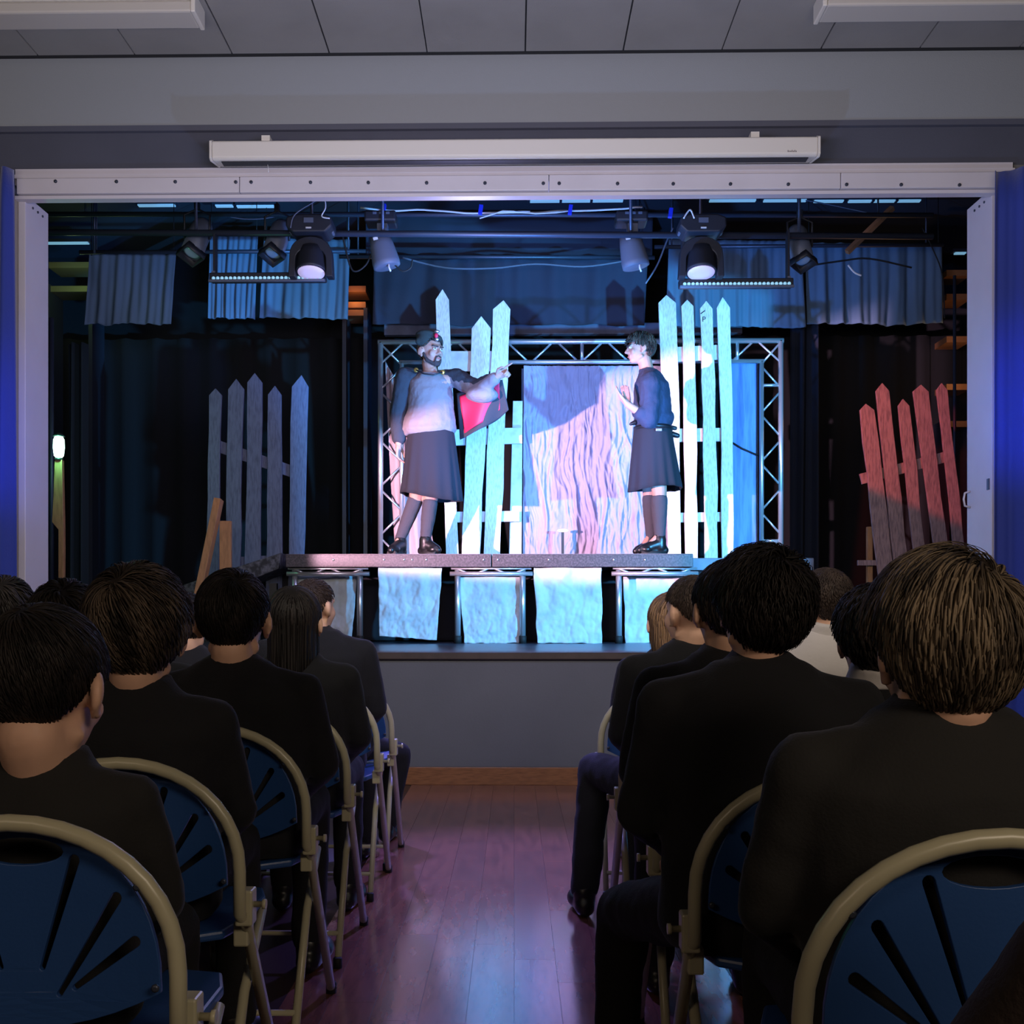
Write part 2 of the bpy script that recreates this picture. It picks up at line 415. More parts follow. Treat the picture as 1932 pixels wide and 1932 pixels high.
# sliding-door head track: two white rails with bolts
tr = struct('trim_3', MB().box((-3.13, SY-.02, P(0, 352, SY).z), (3.08, SY+.2, P(0, 322, SY).z)), M_WHITE)
zt0, zt1 = P(0, 368, SY-.05).z, P(0, 339, SY-.05).z
xs = [-3.1, P(457, 0, SY).x, P(1035, 0, SY).x, P(1580, 0, SY).x, 3.07]
for a, b in zip(xs[:-1], xs[1:]):
    part('track_cover', MB().box((a+.002, SY-.07, zt0), (b-.002, SY-.015, zt1)), M_WHITE, tr, .004)
part('track_lip', MB().box((-3.12, SY-.045, zt0-.025), (3.08, SY+.02, zt0-.004)), M_WHITE, tr)
part('track_top', MB().box((-3.12, SY-.05, zt1+.008), (3.08, SY-.015, zt1+.03)), M_WHITE, tr)
for px in (105, 220, 331, 445, 474, 586, 695, 805, 915, 1025, 1055, 1165, 1270, 1378, 1487, 1597, 1700, 1810):
    c = P(px, 342+px*.004, SY-.07)
    part('bolt', MB().lathe([(.011, 0), (.011, .006), (.006, .01)], c, Matrix.Rotation(radians(90), 3, 'X'), 8), M_PIPE, tr)
# folding doors folded back into the opening
for n, sgn, xa, yb in ((1, -1, -3.075, 6.95), (2, 1, 2.96, 6.98)):
    x = xa; zt = 3.71
    d = struct('door_%d' % n, MB().box((min(x, x+sgn*.045), SY+.0, STAGE_Z), (max(x, x+sgn*.045), yb, zt)), M_WHITE, bevel=.003)
    part('door_stile', MB().box((min(x+sgn*.045, x+sgn*.14), SY-.04, STAGE_Z), (max(x+sgn*.045, x+sgn*.14), SY+.02, zt-.02)), M_BEIGE, d, .004)
    for k in range(3):
        part('bolt', MB().lathe([(.008, 0), (.008, .006)], (x, SY+.1+.07*k, zt-.05), Matrix.Rotation(radians(-sgn*90), 3, 'Y'), 8), M_PIPE, d)
    if n == 2:
        h0, h1 = P(1820, 928, 6.95), P(1820, 958, 6.95)
        part('door_handle', MB().tube([(x, 6.93, h0.z), (x-.035, 6.93, h0.z-.01), (x-.042, 6.93, (h0.z+h1.z)/2), (x-.035, 6.93, h1.z+.01), (x, 6.93, h1.z)], .007, 8), M_WHITE, d)
        part('door_latch', MB().box((x-.006, SY+.03, h0.z-.02), (x+.002, SY+.06, h0.z+.05)), M_PIPE, d)
# stage house shell
M_SHELL = mat('stage_house_black', (20, 22, 28), .9)
struct('wall_rear_stage', MB().box((-5.6, 12.0, STAGE_Z), (5.6, 12.2, 5.3)), M_SHELL)
struct('wall_left_stage', MB().box((-5.6, SY+.2, STAGE_Z), (-5.4, 12, 5.3)), M_SHELL)
struct('wall_right_stage', MB().box((5.4, SY+.2, STAGE_Z), (5.6, 12, 5.3)), M_SHELL)
struct('ceiling_stage', MB().box((-5.6, SY+.25, 5.12), (5.6, 12.2, 5.3)), mat('stage_roof', (46, 52, 64), .9))

# ------------------------------------------------------------------ rooflights over the stage
def rooflight(n, x0, x1, y, Y):
    a, b = P(x0, y, Y), P(x1, y, Y)
    f = struct('window_%d' % n, MB().box((a.x-.03, Y-.05, a.z), (b.x+.03, Y+.02, a.z+.03)), M_PIPE)
    part('pane', MB().box((a.x, Y-.04, a.z-.012), (b.x, Y+.01, a.z+.0)), M_ROOF, f)
    for k in (.33, .66) if x1-x0 > 120 else ():
        xx = a.x+(b.x-a.x)*k
        part('glazing_bar', MB().box((xx-.012, Y-.06, a.z-.02), (xx+.012, Y+.0, a.z+.01)), M_PIPE, f)
    return f
rl = [(262, 331, 388, 10.3), (408, 440, 389, 10.3), (448, 518, 390, 10.3), (1000, 1175, 380, 10.25), (1338, 1425, 379, 10.25), (1440, 1520, 379, 10.25), (1535, 1590, 380, 10.25), (1600, 1735, 380, 10.25), (90, 168, 459, 10.8), (1800, 1820, 478, 10.6)]
for k, a in enumerate(rl): rooflight(k+1, *a)

# ------------------------------------------------------------------ hall ceiling lights
def batten(x0, x1, label):
    c = empty('ceiling_light', ((x0+x1)/2, 5.98, CZ-.1), label, 'light', 'unlit battens on the hall ceiling')
    part('housing', MB().box((x0, 5.88, CZ-.05), (x1, 6.08, CZ)), M_SCREEN, c, .006)
    part('diffuser', MB().box((x0+.02, 5.89, CZ-.115), (x1-.02, 6.07, CZ-.05)), mat('diffuser_plastic', (196, 190, 182), .5), c, .012)
    part('end_cap', MB().box((x0-.004, 5.882, CZ-.12), (x0+.022, 6.078, CZ-.01)), M_SCREEN, c, .006)
    part('end_cap', MB().box((x1-.022, 5.882, CZ-.12), (x1+.004, 6.078, CZ-.01)), M_SCREEN, c, .006)
xl = P(383, 40, 6.05).x; xr = P(1538, 50, 6.05).x
batten(xl-1.8, xl, 'unlit ceiling batten light on the left of the tiled ceiling')
batten(xr, xr+1.8, 'unlit ceiling batten light on the right of the tiled ceiling')

# ------------------------------------------------------------------ projection screen case
a, b = P(402, 257, 6.36), P(1541, 266, 6.36)
z0 = P(900, 299, 6.34).z; z1 = P(900, 261, 6.36).z
scr = empty('projection_screen', ((a.x+b.x)/2, 6.4, z0), 'long white roller projection screen case above the stage opening', 'screen')
zm, hh = (z0+z1)/2, (z1-z0)/2
prof = [(-.08, -hh*.2), (-.06, -hh*.45), (.11, -hh), (.13, -hh*.8), (.13, hh*.7), (.09, hh), (-.04, hh), (-.08, hh*.5)]
m = MB(); n = len(prof)
vs = [(a.x, 6.46-py, zm+pz) for py, pz in prof]+[(b.x, 6.46-py, zm+pz) for py, pz in prof]
m.add(vs, [tuple(range(n)), tuple(range(2*n-1, n-1, -1))]+[(i, i+n, (i+1) % n+n, (i+1) % n) for i in range(n)])
part('case', m, M_SCREEN, scr, .008)
for x in (a.x, b.x):
    s = -1 if x < 0 else 1
    q = MB(); vs = [(x+s*.0, 6.46-py*1.04, zm+pz*1.06) for py, pz in prof]+[(x+s*.014, 6.46-py*1.04, zm+pz*1.06) for py, pz in prof]
    q.add(vs, [tuple(range(n)), tuple(range(2*n-1, n-1, -1))]+[(i, i+n, (i+1) % n+n, (i+1) % n) for i in range(n)])
    part('end_cap', q, M_SCREEN, scr, .003)
part('slot', MB().box((a.x+.05, 6.36, z0-.003), (b.x-.05, 6.42, z0+.02)), M_SLOT, scr)
for px in (504, 1422):
    x = P(px, 250, 6.4).x
    part('bracket', MB().box((x-.025, 6.36, z1-.005), (x+.025, 6.52, z1+.028)).box((x-.02, 6.5, z1), (x+.02, SY, z1+.02)), M_SCREEN, scr)
part('pull_cord', MB().tube([(P(505, 0, 6.4).x, 6.4, z0), (P(507, 0, 6.4).x, 6.4, z0-.05)], .002, 6), M_WIREW, scr)
c = P(1495, 285, 6.33)
q = MB()
for k in range(7):
    hgt = (.012, .008, .008, .012, .008, .012, .008)[k]
    q.box((c.x-.028+k*.008, 6.329, c.z-.006), (c.x-.023+k*.008, 6.3305, c.z-.006+hgt))
part('maker_mark', q, mat('mark_grey', (120, 112, 108), .6), scr)

# ------------------------------------------------------------------ curtains and drapes
def drape(name, corners, Y, folds, amp, m, label, cat='curtain', group=None, seed=0, nx=120, nz=24, jag=.02, gather=0.):
    tl, tr, bl, br = [P(px, py, Y) for px, py in corners]
    def fn(u, v):
        ph = folds*u*2*pi+1.6*fbm(u*folds*.35, v*.5, seed, 2)
        d = amp*(.75*sin(ph)*(.4+.9*abs(fbm(u*folds*.3, seed, 1, 1))*2)+.3*sin(2.1*ph+seed)+1.3*fbm(u*folds*.55, v*.7, seed+3, 3))*(.45+.55*v+gather*(1-v))
        return (0, d, jag*fbm(u*5, seed, 0, 2)*v)
    mb = sheet(tl, tr, bl, br, nx, nz, fn)
    # give it a thickness and a hem
    o = part(name, mb, m, None)
    s = o.modifiers.new('thick', 'SOLIDIFY'); s.thickness = .004
    for t in (.03, .97):
        q = tl.lerp(tr, t); part('drape_tie', MB().tube([q-Vector((0, 0, .02)), Vector((q.x, q.y, 5.12))], .004, 5), M_CAP, o)
    return props(o, label, cat, group)

def wcurtain(name, x0, x1, Y, z0, z1, folds, amp, m, label, seed=0, group=None):
    def fn(u, v): 
        ph = folds*u*2*pi+1.3*fbm(u*folds*.3, v*.4, seed, 2)
        return (0, amp*(sin(ph)+.4*sin(2*ph+1))*(.75+.25*v), 0)
    o = part(name, sheet((x0, Y, z1), (x1, Y, z1), (x0, Y, z0), (x1, Y, z0), 160, 16, fn), m, None)
    s = o.modifiers.new('thick', 'SOLIDIFY'); s.thickness = .004
    return props(o, label, 'curtain', group)

wcurtain('house_curtain', -4.3, -3.055, 6.42, .05, 3.78, 7, .05, M_HCURT, 'blue house curtain drawn to the left of the stage opening', 2)
wcurtain('house_curtain', 2.9, 4.3, 6.42, .05, 3.74, 7, .05, M_HCURT, 'blue house curtain drawn to the right of the stage opening', 5)
wcurtain('back_curtain', -5.3, 5.3, 11.2, STAGE_Z+.02, 3.98, 34, .05, M_BACK, 'wide black backcloth hung across the rear of the stage', 8)
wcurtain('leg_curtain', P(128, 0, 8.9).x, P(164, 0, 8.9).x, 8.9, STAGE_Z+.01, 3.35, 2, .05, mat('teal_black_leg', (24, 40, 46), .9), 'narrow dark teal leg curtain right of the green lamp', 3)
wcurtain('leg_curtain', P(1492, 0, 10.4).x, P(1545, 0, 10.4).x, 10.4, STAGE_Z+.01, 3.9, 2, .05, mat('navy_leg', (26, 34, 52), .9), 'narrow navy leg curtain right of the metal truss', 4)
drape('border_drape', ((168, 478), (333, 480), (158, 612), (322, 611)), 9.6, 5, .03, M_DRAPE, 'short blue-grey drape hanging leftmost above the stage', seed=1, group='short drapes above the stage')
drape('border_drape', ((396, 446), (487, 446), (392, 600), (480, 602)), 10.2, 4, .03, M_DRAPE, 'short blue-grey drape behind the left LED bar', seed=2, group='short drapes above the stage')
drape('border_drape', ((498, 450), (660, 452), (490, 600), (655, 602)), 10.3, 5, .03, M_DRAPE, 'short blue-grey drape behind the left moving head lamp', seed=3, group='short drapes above the stage')
drape('border_drape', ((706, 484), (1222, 488), (703, 612), (1216, 614)), 10.4, 7, .02, M_NAVY, 'wide dark navy drape hanging at the centre above the truss', seed=4, group='short drapes above the stage', gather=.8)
drape('border_drape', ((690, 400), (1232, 402), (690, 486), (1230, 488)), 10.6, 5, .015, M_NAVY, 'dark upper navy cloth behind the centre rig pipe', seed=14, group='short drapes above the stage')
drape('border_drape', ((1262, 452), (1512, 455), (1256, 616), (1520, 618)), 10.2, 9, .022, M_DRAPE, 'blue drape hanging behind the right LED bar', seed=6, group='short drapes above the stage')
drape('border_drape', ((1518, 458), (1778, 462), (1522, 612), (1776, 612)), 10.3, 7, .035, M_DRAPE, 'dark blue drape hanging rightmost above the stage', seed=7, group='short drapes above the stage')
q = MB().box((P(725, 0, 10.6).x, 10.58, P(0, 636, 10.6).z), (P(1400, 0, 10.6).x, 10.66, P(0, 615, 10.6).z))
props(part('scenery_batten', q, mat('blue_batten', (96, 100, 120), .7, var=.3), None, .005), 'long blue-grey timber batten behind the top of the truss', 'batten')

# ------------------------------------------------------------------ rig over the stage
def pipe(x0, y0, x1, y1, Y, r, label, m=None):
    a, b = P(x0, y0, Y), P(x1, y1, Y)
    o = part('rig_pipe', MB().tube([a, b], r, 12), m or M_PIPE, None)
    if Y > 8.2:
        for t in (.06, .94):
            q = a.lerp(b, t); part('pipe_drop', MB().tube([q, Vector((q.x, q.y, 5.12))], .008, 6), M_PIPE, o)
    return props(o, label, 'pipe', 'horizontal pipes of the lighting rig')
pipe(60, 438, 1760, 446, 8.0, .024, 'long steel lighting pipe carrying both moving head lamps')
pipe(60, 404, 1760, 406, 8.6, .02, 'steel pipe behind the white cable under the stage roof')
pipe(150, 476, 690, 474, 9.5, .018, 'steel pipe that carries the left drapes')
pipe(640, 484, 1235, 486, 9.9, .02, 'cable-wrapped steel pipe above the centre navy drape')
pipe(1235, 466, 1780, 462, 9.7, .018, 'steel pipe that carries the right drapes')
q = MB().tube([P(1598, 476, 9.0), P(1684, 392, 9.0)], .028, 4, smooth=False)
props(part('timber_brace', q, M_SHELFW, None), 'diagonal wooden brace at the upper right of the rig', 'brace')
q = MB().tube([P(1508, 545, 9.3), P(1508, 545, 9.3)+Vector((.01, 0, .02))], .01, 4)
# vertical hangers
for px, y0, y1, Y in ((178, 396, 478, 9.4), (370, 380, 440, 8.0), (588, 380, 438, 8.0), (722, 385, 440, 8.0), (1190, 385, 440, 8.0), (1322, 385, 440, 8.0), (1508, 385, 444, 8.0)):
    props(part('pipe_hanger', MB().tube([Vector((P(px, y0, Y).x, Y, 5.12)), P(px, y1, Y)], .012, 8), M_PIPE, None), 'thin steel hanger holding the rig pipe above x %s' % {178: 'the leftmost drape', 370: 'the leftmost can lamp', 588: 'the left moving head', 722: 'the left scanner', 1190: 'the right scanner', 1322: 'the right moving head', 1508: 'the right can lamp'}[px].replace('x ', ''), 'hanger', 'hangers of the lighting rig')
# white cable with blue tape
pts = []
for k in range(41):
    px = 680+k*(1212-680)/40
    pts.append(P(px, 392+9*sin(k/40*pi)+4*fbm(k*.15, 1, 0, 2)+(-2 if k > 38 else 0), 8.4))
cab = empty('white_cable', pts[20], 'white cable taped along the pipe under the stage roof', 'cable')
part('cable', MB().tube(pts, .008, 6), M_WIREW, cab)
part('cable', MB().tube([P(905, 412, 8.38), P(930, 404, 8.38), P(948, 398, 8.38), P(1000, 399, 8.38)], .006, 6), M_WIREW, cab)
part('cable', MB().tube([P(970, 398, 8.38), P(1010, 403, 8.38), P(1050, 401, 8.38), P(1080, 397, 8.38)], .006, 6), M_WIREW, cab)
for px, py in ((724, 394), (907, 396), (1076, 396), (1265, 402)):
    c = P(px, py, 8.38)
    part('tape', MB().cbox(c, (.03, .04, .07), Euler((0, radians(8), 0)).to_matrix()), M_BTAPE, cab)
# loose black cables
def cable(pts, Y, r, label, m=M_CAP):
    P3 = [P(x, y, Y) for x, y in pts]; out = []
    for i in range(len(P3)-1):
        for k in range(5):
            t = k/5; a = P3[max(i-1, 0)]; b = P3[i]; c = P3[i+1]; d = P3[min(i+2, len(P3)-1)]
            out.append(.5*((2*b)+(c-a)*t+(2*a-5*b+4*c-d)*t*t+(3*b-a-3*c+d)*t**3))
    out.append(P3[-1])
    props(part('cable', MB().tube(out, r, 6), m, None), label, 'cable', 'loose cables in the rig')
cable([(548, 430), (556, 405), (590, 382), (604, 374)], 7.7, .005, 'thin grey cable arching up from the left moving head', M_GREYM)
cable([(612, 372), (614, 392), (607, 408), (622, 412)], 7.7, .005, 'short pale cable dangling right of the left moving head', M_WIREW)
cable([(645, 440), (660, 500), (672, 512), (690, 500), (700, 480)], 8.1, .007, 'black looping cable between left moving head and scanner')
cable([(745, 500), (760, 512), (775, 505), (778, 490)], 8.1, .006, 'small black cable loop right of the left scanner')
cable([(760, 486), (840, 505), (930, 506), (1010, 498), (1100, 503), (1180, 492)], 9.8, .01, 'sagging dark cable below the centre pipe', M_GREYM)
cable([(408, 400), (450, 412), (500, 412), (540, 402)], 8.7, .006, 'slack grey cable between the two left can lamps', M_GREYM)
cable([(1218, 535), (1240, 500), (1258, 455), (1270, 430)], 8.6, .007, 'pale cable rising beside the right scanner', M_GREYM)
cable([(1290, 412), (1296, 402), (1303, 396), (1310, 412)], 7.7, .006, 'white cable bent above the right moving head', M_WIREW)
cable([(1600, 500), (1612, 514), (1625, 520)], 9.0, .008, 'short bright white cable end at the right of the rig', M_WIREW)
cable([(1535, 500), (1590, 492), (1640, 488), (1720, 505)], 9.2, .008, 'dark slack cable under the right pipe')
cable([(1740, 430), (1760, 470), (1778, 520), (1782, 600)], 9.4, .006, 'thin dark cable hanging at the far right of the rig')
cable([(1640, 402), (1560, 385), (1520, 378)], 8.9, .005, 'thin pale cable slanting under the right rooflights', M_GREYM)

# moving heads
def moving_head(px, py, label):
    Y = 7.85; c = P(px, py, Y); u = Y/F
    e = empty('moving_head_lamp', P(px, 418, Y), label, 'stage light', 'moving head lamps on the front pipe')
    z = lambda y: P(px, y, Y).z
    q = MB().prism([(c.x-.17, z(436)), (c.x-.12, z(448)), (c.x+.12, z(448)), (c.x+.17, z(436)), (c.x+.165, z(420)), (c.x+.1, z(414)), (c.x-.1, z(414)), (c.x-.165, z(420))], Y-.12, Y+.1)
    base_ = part('base', q, M_DARK, e, .012)
    part('display', MB().box((c.x-.035, Y-.124, z(431)), (c.x+.035, Y-.119, z(422))), M_GREYM, base_)
    part('label_plate', MB().box((c.x-.02, Y-.126, z(442)), (c.x+.02, Y-.119, z(439.5))), M_SCREEN, base_)
    # yoke: an arch
    pts = []
    for k in range(13):
        t = pi*k/12
        pts.append((c.x-.158*cos(t)*(1 if abs(cos(t)) < .95 else 1), z(488)+.15*sin(t)**.8))
    outer = [(c.x-.165, z(525))]+pts+[(c.x+.165, z(525))]
    inner = [(c.x+.115, z(525)), (c.x+.112, z(492))]+[(c.x+.112*cos(pi*k/10), z(492)+.085*sin(pi*k/10)) for k in range(1, 10)]+[(c.x-.112, z(492)), (c.x-.115, z(525))]
    part('yoke', MB().prism(outer+inner, Y-.05, Y+.05), M_DARK, e, .006)
    R = Euler((radians(-13), 0, 0)).to_matrix()
    hc = Vector((c.x, Y, z(497)))
    head_ = part('head', MB().lathe([(.06, .13), (.095, .11), (.105, .05), (.108, -.02), (.112, -.055), (.112, -.075)], hc, R, 26), M_DARK, e)
    part('lens', MB().lathe([(.1, -.076), (.098, -.082), (.05, -.086), (.001, -.087)], hc, R, 26), M_LENS, head_)
    for s in (-1, 1):
        part('clamp', MB().cbox((c.x+s*.14, Y+.02, z(432)), (.05, .07, .07)), M_GREYM, e, .008)
    return e
moving_head(588, 470, 'moving head lamp with round lit lens left of centre')
moving_head(1322, 470, 'moving head lamp with round lit lens right of centre')

def can_lamp(px, ytop, ybot, label, sc_=1., tilt=22, yaw=0, Y=8.25):
    c = P(px, (ytop+ybot)/2, Y)
    e = empty('can_lamp', c, label, 'stage light', 'can lamps on the rig')
    R = Euler((radians(tilt), radians(yaw), 0)).to_matrix(); s = sc_
    can_ = part('can', MB().lathe([(.02*s, .17*s), (.055*s, .16*s), (.072*s, .12*s), (.075*s, .05*s), (.075*s, -.12*s)], c, R, 22), M_GREYM, e)
    part('colour_frame', MB().lathe([(.075*s, -.11*s), (.1*s, -.115*s), (.1*s, -.165*s), (.09*s, -.165*s), (.088*s, -.12*s)], c, R, 4), M_DARK, e)
    part('lens', MB().lathe([(.07*s, -.118*s), (.04*s, -.125*s), (.001, -.127*s)], c, R, 22), mat('dull_lens', (150, 170, 190), .15), can_)
    part('yoke', MB().tube([c+Vector((-.085*s, 0, 0)), c+Vector((-.088*s, 0, .17*s)), c+Vector((0, 0, .21*s)), c+Vector((.088*s, 0, .17*s)), c+Vector((.085*s, 0, 0))], .009, 6), M_DARK, e)
    part('drop_rod', MB().tube([c+Vector((0, 0, .22*s)), Vector((c.x, c.y, 5.12))], .009, 6), M_PIPE, e)
    part('hook_clamp', MB().cbox(c+Vector((0, 0, .23*s)), (.04, .05, .06)), M_DARK, e, .006)
    return e
can_lamp(372, 415, 490, 'grey can lamp hanging leftmost over the drapes', 1.15, -28, 10)
can_lamp(523, 418, 490, 'grey can lamp beside the left moving head lamp', 1.1, -28, 10)
can_lamp(1509, 426, 505, 'pale can lamp hanging at the right of the rig', 1.1, -24, -4)

def scanner(px, tilt, label):
    Y = 8.1; c = P(px, 470, Y); z = lambda y: P(px, y, Y).z
    e = empty('scanner_lamp', P(px, 420, Y), label, 'stage light', 'tapered scanner lamps on the rig')
    part('base', MB().box((c.x-.13, Y-.09, z(424)), (c.x+.11, Y+.1, z(404))), M_DARK, e, .015)
    for k in (-.05, .0, .05):
        part('indicator', MB().box((c.x+k-.014, Y-.096, z(412)), (c.x+k+.014, Y-.089, z(408))), M_GREYM, e)
    part('bracket', MB().box((c.x-.04, Y-.04, z(448)), (c.x+.04, Y+.04, z(424))), M_GREYM, e, .004)
    R = Euler((0, radians(tilt), 0)).to_matrix()
    body_ = part('body', MB().loft([(c+R @ Vector((0, 0, zz)), R @ Vector((rx, 0, 0)), Vector((0, ry, 0))) for zz, rx, ry in ((.115, .05, .05), (.11, .078, .07), (.02, .092, .08), (-.1, .106, .09), (-.14, .104, .09), (-.145, .09, .08))], 20), M_GREYM, e)
    part('badge', MB().cbox(c+R @ Vector((-.03, -.088, .06)), (.035, .006, .02), R), M_SCREEN, body_)
    part('cable_tail', MB().tube([c+R @ Vector((.02, -.06, -.14)), c+R @ Vector((.015, -.06, -.17)), c+R @ Vector((.02, -.06, -.2))], .007, 6), M_WIREW, e)
scanner(722, -14, 'grey tapered scanner lamp left of centre in the rig')
scanner(1193, -12, 'grey tapered scanner lamp right of centre in the rig')

def led_bar(x0, x1, y, label):
    Y = 7.95; a, b = P(x0, y, Y), P(x1, y, Y); z0, z1 = P(x0, y+8, Y).z, P(x0, y-10, Y).z
    e = empty('led_bar', ((a.x+b.x)/2, Y, z0), label, 'stage light', 'LED bars on the rig')
    hs_ = part('housing', MB().box((a.x, Y-.04, z0+.012), (b.x, Y+.05, z1)), M_DARK, e, .008)
    part('front_lip', MB().box((a.x, Y-.06, z0-.004), (b.x, Y-.035, z0+.014)), M_GREYM, e, .003)
    n = 26
    for k in range(n):
        xx = a.x+.02+(b.x-a.x-.04)*(k+.5)/n
        part('led_lens', MB().ell((xx, Y-.045, z0+.026), (.0135, .014, .013), None, 8, 6), M_LED, hs_)
    for s, xx in ((-1, a.x+.03), (1, b.x-.03)):
        part('bracket', MB().box((xx-.008, Y-.01, z1-.01), (xx+.008, Y+.055, 3.93)), M_DARK, e)
        part('connector', MB().box((xx-.012, Y-.03, z1), (xx+.012, Y-.01, z1+.015)), M_GREYM, e)
led_bar(397, 615, 527, 'LED bar with row of lit lenses left of centre')
led_bar(1281, 1495, 538, 'LED bar with row of lit lenses right of centre')

# ------------------------------------------------------------------ wings
def shelf_unit(x0, x1, ylist, Y, label, m, boxes=()):
    a, b = P(x0, 0, Y), P(x1, 0, Y)
    e = empty('shelving', ((a.x+b.x)/2, Y, STAGE_Z), label, 'shelving')
    zt = P(x0, ylist[0]-8, Y).z
    for x in (a.x, b.x): part('upright', MB().box((x-.02, Y-.02, STAGE_Z), (x+.02, Y+.3, zt)), M_PIPE, e)
    for y in ylist:
        zz = P(x0, y, Y).z; part('shelf_board', MB().box((a.x, Y, zz-.03), (b.x, Y+.3, zz+.03)), m, e)
    return e
shelf_unit(92, 172, (545, 500), 10.8, 'greenish lit storage racking in the left wing', mat('olive_board', (120, 116, 84), .7))
shelf_unit(1786, 1830, (800, 730, 640, 560, 515), 10.7, 'warm lit wooden racking in the right wing', M_SHELFW)
shelf_unit(650, 690, (590, 575, 545), 10.8, 'small orange-lit racking seen between the left and centre drapes', M_SHELFW)
light('wing_lamp_left', 'POINT', tuple(P(140, 530, 10.4)), (0, 0, 0), 3, lin((210, 255, 170)), .08)
light('wing_lamp_right', 'POINT', tuple(P(1812, 690, 10.3)), (0, 0, 0), 4, lin((255, 190, 120)), .08)
light('wing_lamp_centre', 'POINT', tuple(P(668, 560, 10.7)), (0, 0, 0), 1.2, lin((255, 170, 90)), .05)
# pole in the left wing, pole in the right wing
props(part('rig_stand', MB().tube([P(97, 600, 8.6), Vector((P(97, 0, 8.6).x, 8.6, STAGE_Z))], .02, 8), M_PIPE, None), 'steel upright pole in the left wing beside the white door', 'pole')
props(part('rig_stand', MB().tube([P(1801, 520, 9.6), Vector((P(1801, 0, 9.6).x, 9.6, STAGE_Z))], .015, 8), M_PIPE, None), 'steel upright pole in the right wing before the racking', 'pole')
# green lamp on a wooden post
Y = 8.2; c = P(111, 845, Y)
e = empty('prop_lantern', (c.x, Y, STAGE_Z), 'glowing green-white lantern on a tapered wooden post at the left', 'lamp')
z = lambda y: P(111, y, Y).z
part('post', MB().prism([(P(105, 0, Y).x, z(868)), (P(119, 0, Y).x, z(868)), (P(122, 0, Y).x, z(1008)), (P(121, 0, Y).x, STAGE_Z), (P(112, 0, Y).x, STAGE_Z), (P(112, 0, Y).x, z(1000)), (P(100, 0, Y).x, z(985)), (P(103, 0, Y).x, z(930))], Y-.02, Y+.02), M_WOOD, e, .003)
part('bulb', MB().lathe([(.02, z(864)-z(845)), (.036, z(860)-z(845)), (.043, z(845)-z(845)), (.041, z(830)-z(845)), (.03, z(824)-z(845))], (c.x, Y, z(845)), None, 18), M_BULB, e)
part('lamp_cap', MB().lathe([(.045, 0), (.045, .012), (.02, .025)], (c.x, Y, z(824)), None, 16), M_BLACK, e)
part('lamp_holder', MB().lathe([(.035, 0), (.03, .02)], (c.x, Y, z(869)), None, 16), M_BLACK, e)
light('lantern_glow', 'POINT', (c.x+.02, Y-.09, c.z), (0, 0, 0), 9, lin((120, 255, 190)), .04)

# ------------------------------------------------------------------ decks
DZ = P(900, 1045, 8.4).z                       # deck top
DB = P(900, 1070, 8.4).z
def deck(x0, x1, y0, y1, label, m=M_DECK):
    e = empty('stage_deck', ((x0+x1)/2, (y0+y1)/2, DB), label, 'stage deck', 'raised stage decks')
    part('top_board', MB().box((x0, y0, DZ-.02), (x1, y1, DZ)), mat('deck_top', (120, 112, 116), .6, var=.3), e)
    part('front_rail', MB().box((x0, y0-.02, DB), (x1, y0+.02, DZ-.004)), m, e, .004)
    part('back_rail', MB().box((x0, y1-.03, DB), (x1, y1, DZ-.02)), m, e)
    part('side_rail', MB().box((x0, y0+.02, DB), (x0+.03, y1-.03, DZ-.02)), m, e)
    part('side_rail', MB().box((x1-.03, y0+.02, DB), (x1, y1-.03, DZ-.02)), m, e)
    return e
xa, xb, xc, xd = P(540, 0, 8.4).x, P(927, 0, 8.4).x, P(929, 0, 8.4).x, P(1307, 0, 8.4).x
d1 = deck(xa, xb, 8.4, 9.05, 'black-framed stage deck, front left one under the pointing actor')
d2 = deck(xc, xd, 8.4, 9.05, 'black-framed stage deck, front right one under the profile actor')
for d, pxs in ((d1, (629, 724, 762, 777, 804, 912)), (d2, (939, 1158, 1217, 1035))):
    for px in pxs:
        cpt = P(px, 1056, 8.38)
        part('bolt_head', MB().lathe([(.009, 0), (.009, .005), (.004, .008)], cpt, Matrix.Rotation(radians(90), 3, 'X'), 10), M_SILVER, d)
deck(P(540, 0, 8.4).x, 0.4, 9.08, 10.0, 'stage deck behind the front left deck carrying the truss')
deck(.42, 2.55, 9.08, 10.0, 'stage deck at the right rear carrying the right pickets', mat('deck_frame_pale', (128, 134, 150), .6, var=.2))
# support frames with ladder rail
def support(x0, x1, label):
    Y = 8.44; a, b = P(x0, 0, Y).x, P(x1, 0, Y).x
    e = empty('deck_support', ((a+b)/2, Y, STAGE_Z), label, 'deck support', 'aluminium supports under the decks')
    zr = P(0, 1083, Y).z; zt = DB-.002
    part('rail', MB().tube([(a-.03, Y, zr), (b+.03, Y, zr)], .018, 10), M_ALU, e)
    part('rail', MB().tube([(a-.02, Y, zt-.008), (b+.02, Y, zt-.008)], .008, 8), M_ALU, e)
    n = 4
    for k in range(n):
        xx0 = a+(b-a)*(k+.12)/n; xx1 = a+(b-a)*(k+.88)/n
        if k % 2: part('lattice', MB().tube([(xx0, Y, zr), (xx1, Y, zt-.008)], .007, 6), M_ALU, e)
        else: part('lattice', MB().tube([(xx0, Y, zt-.008), (xx1, Y, zr)], .007, 6), M_ALU, e)
    for x in (a+.03, b-.05):
        leg_ = part('leg', MB().tube([(x, Y+.03, STAGE_Z+.02), (x, Y+.03, zt)], .024, 12), M_ALU, e)
        part('foot', MB().lathe([(.03, 0), (.03, .06), (.026, .062)], (x, Y+.03, STAGE_Z), None, 12), M_CAP, leg_)
support(548, 690, 'aluminium deck support with lattice rail, leftmost of three')
support(856, 998, 'aluminium deck support with lattice rail, middle of three')
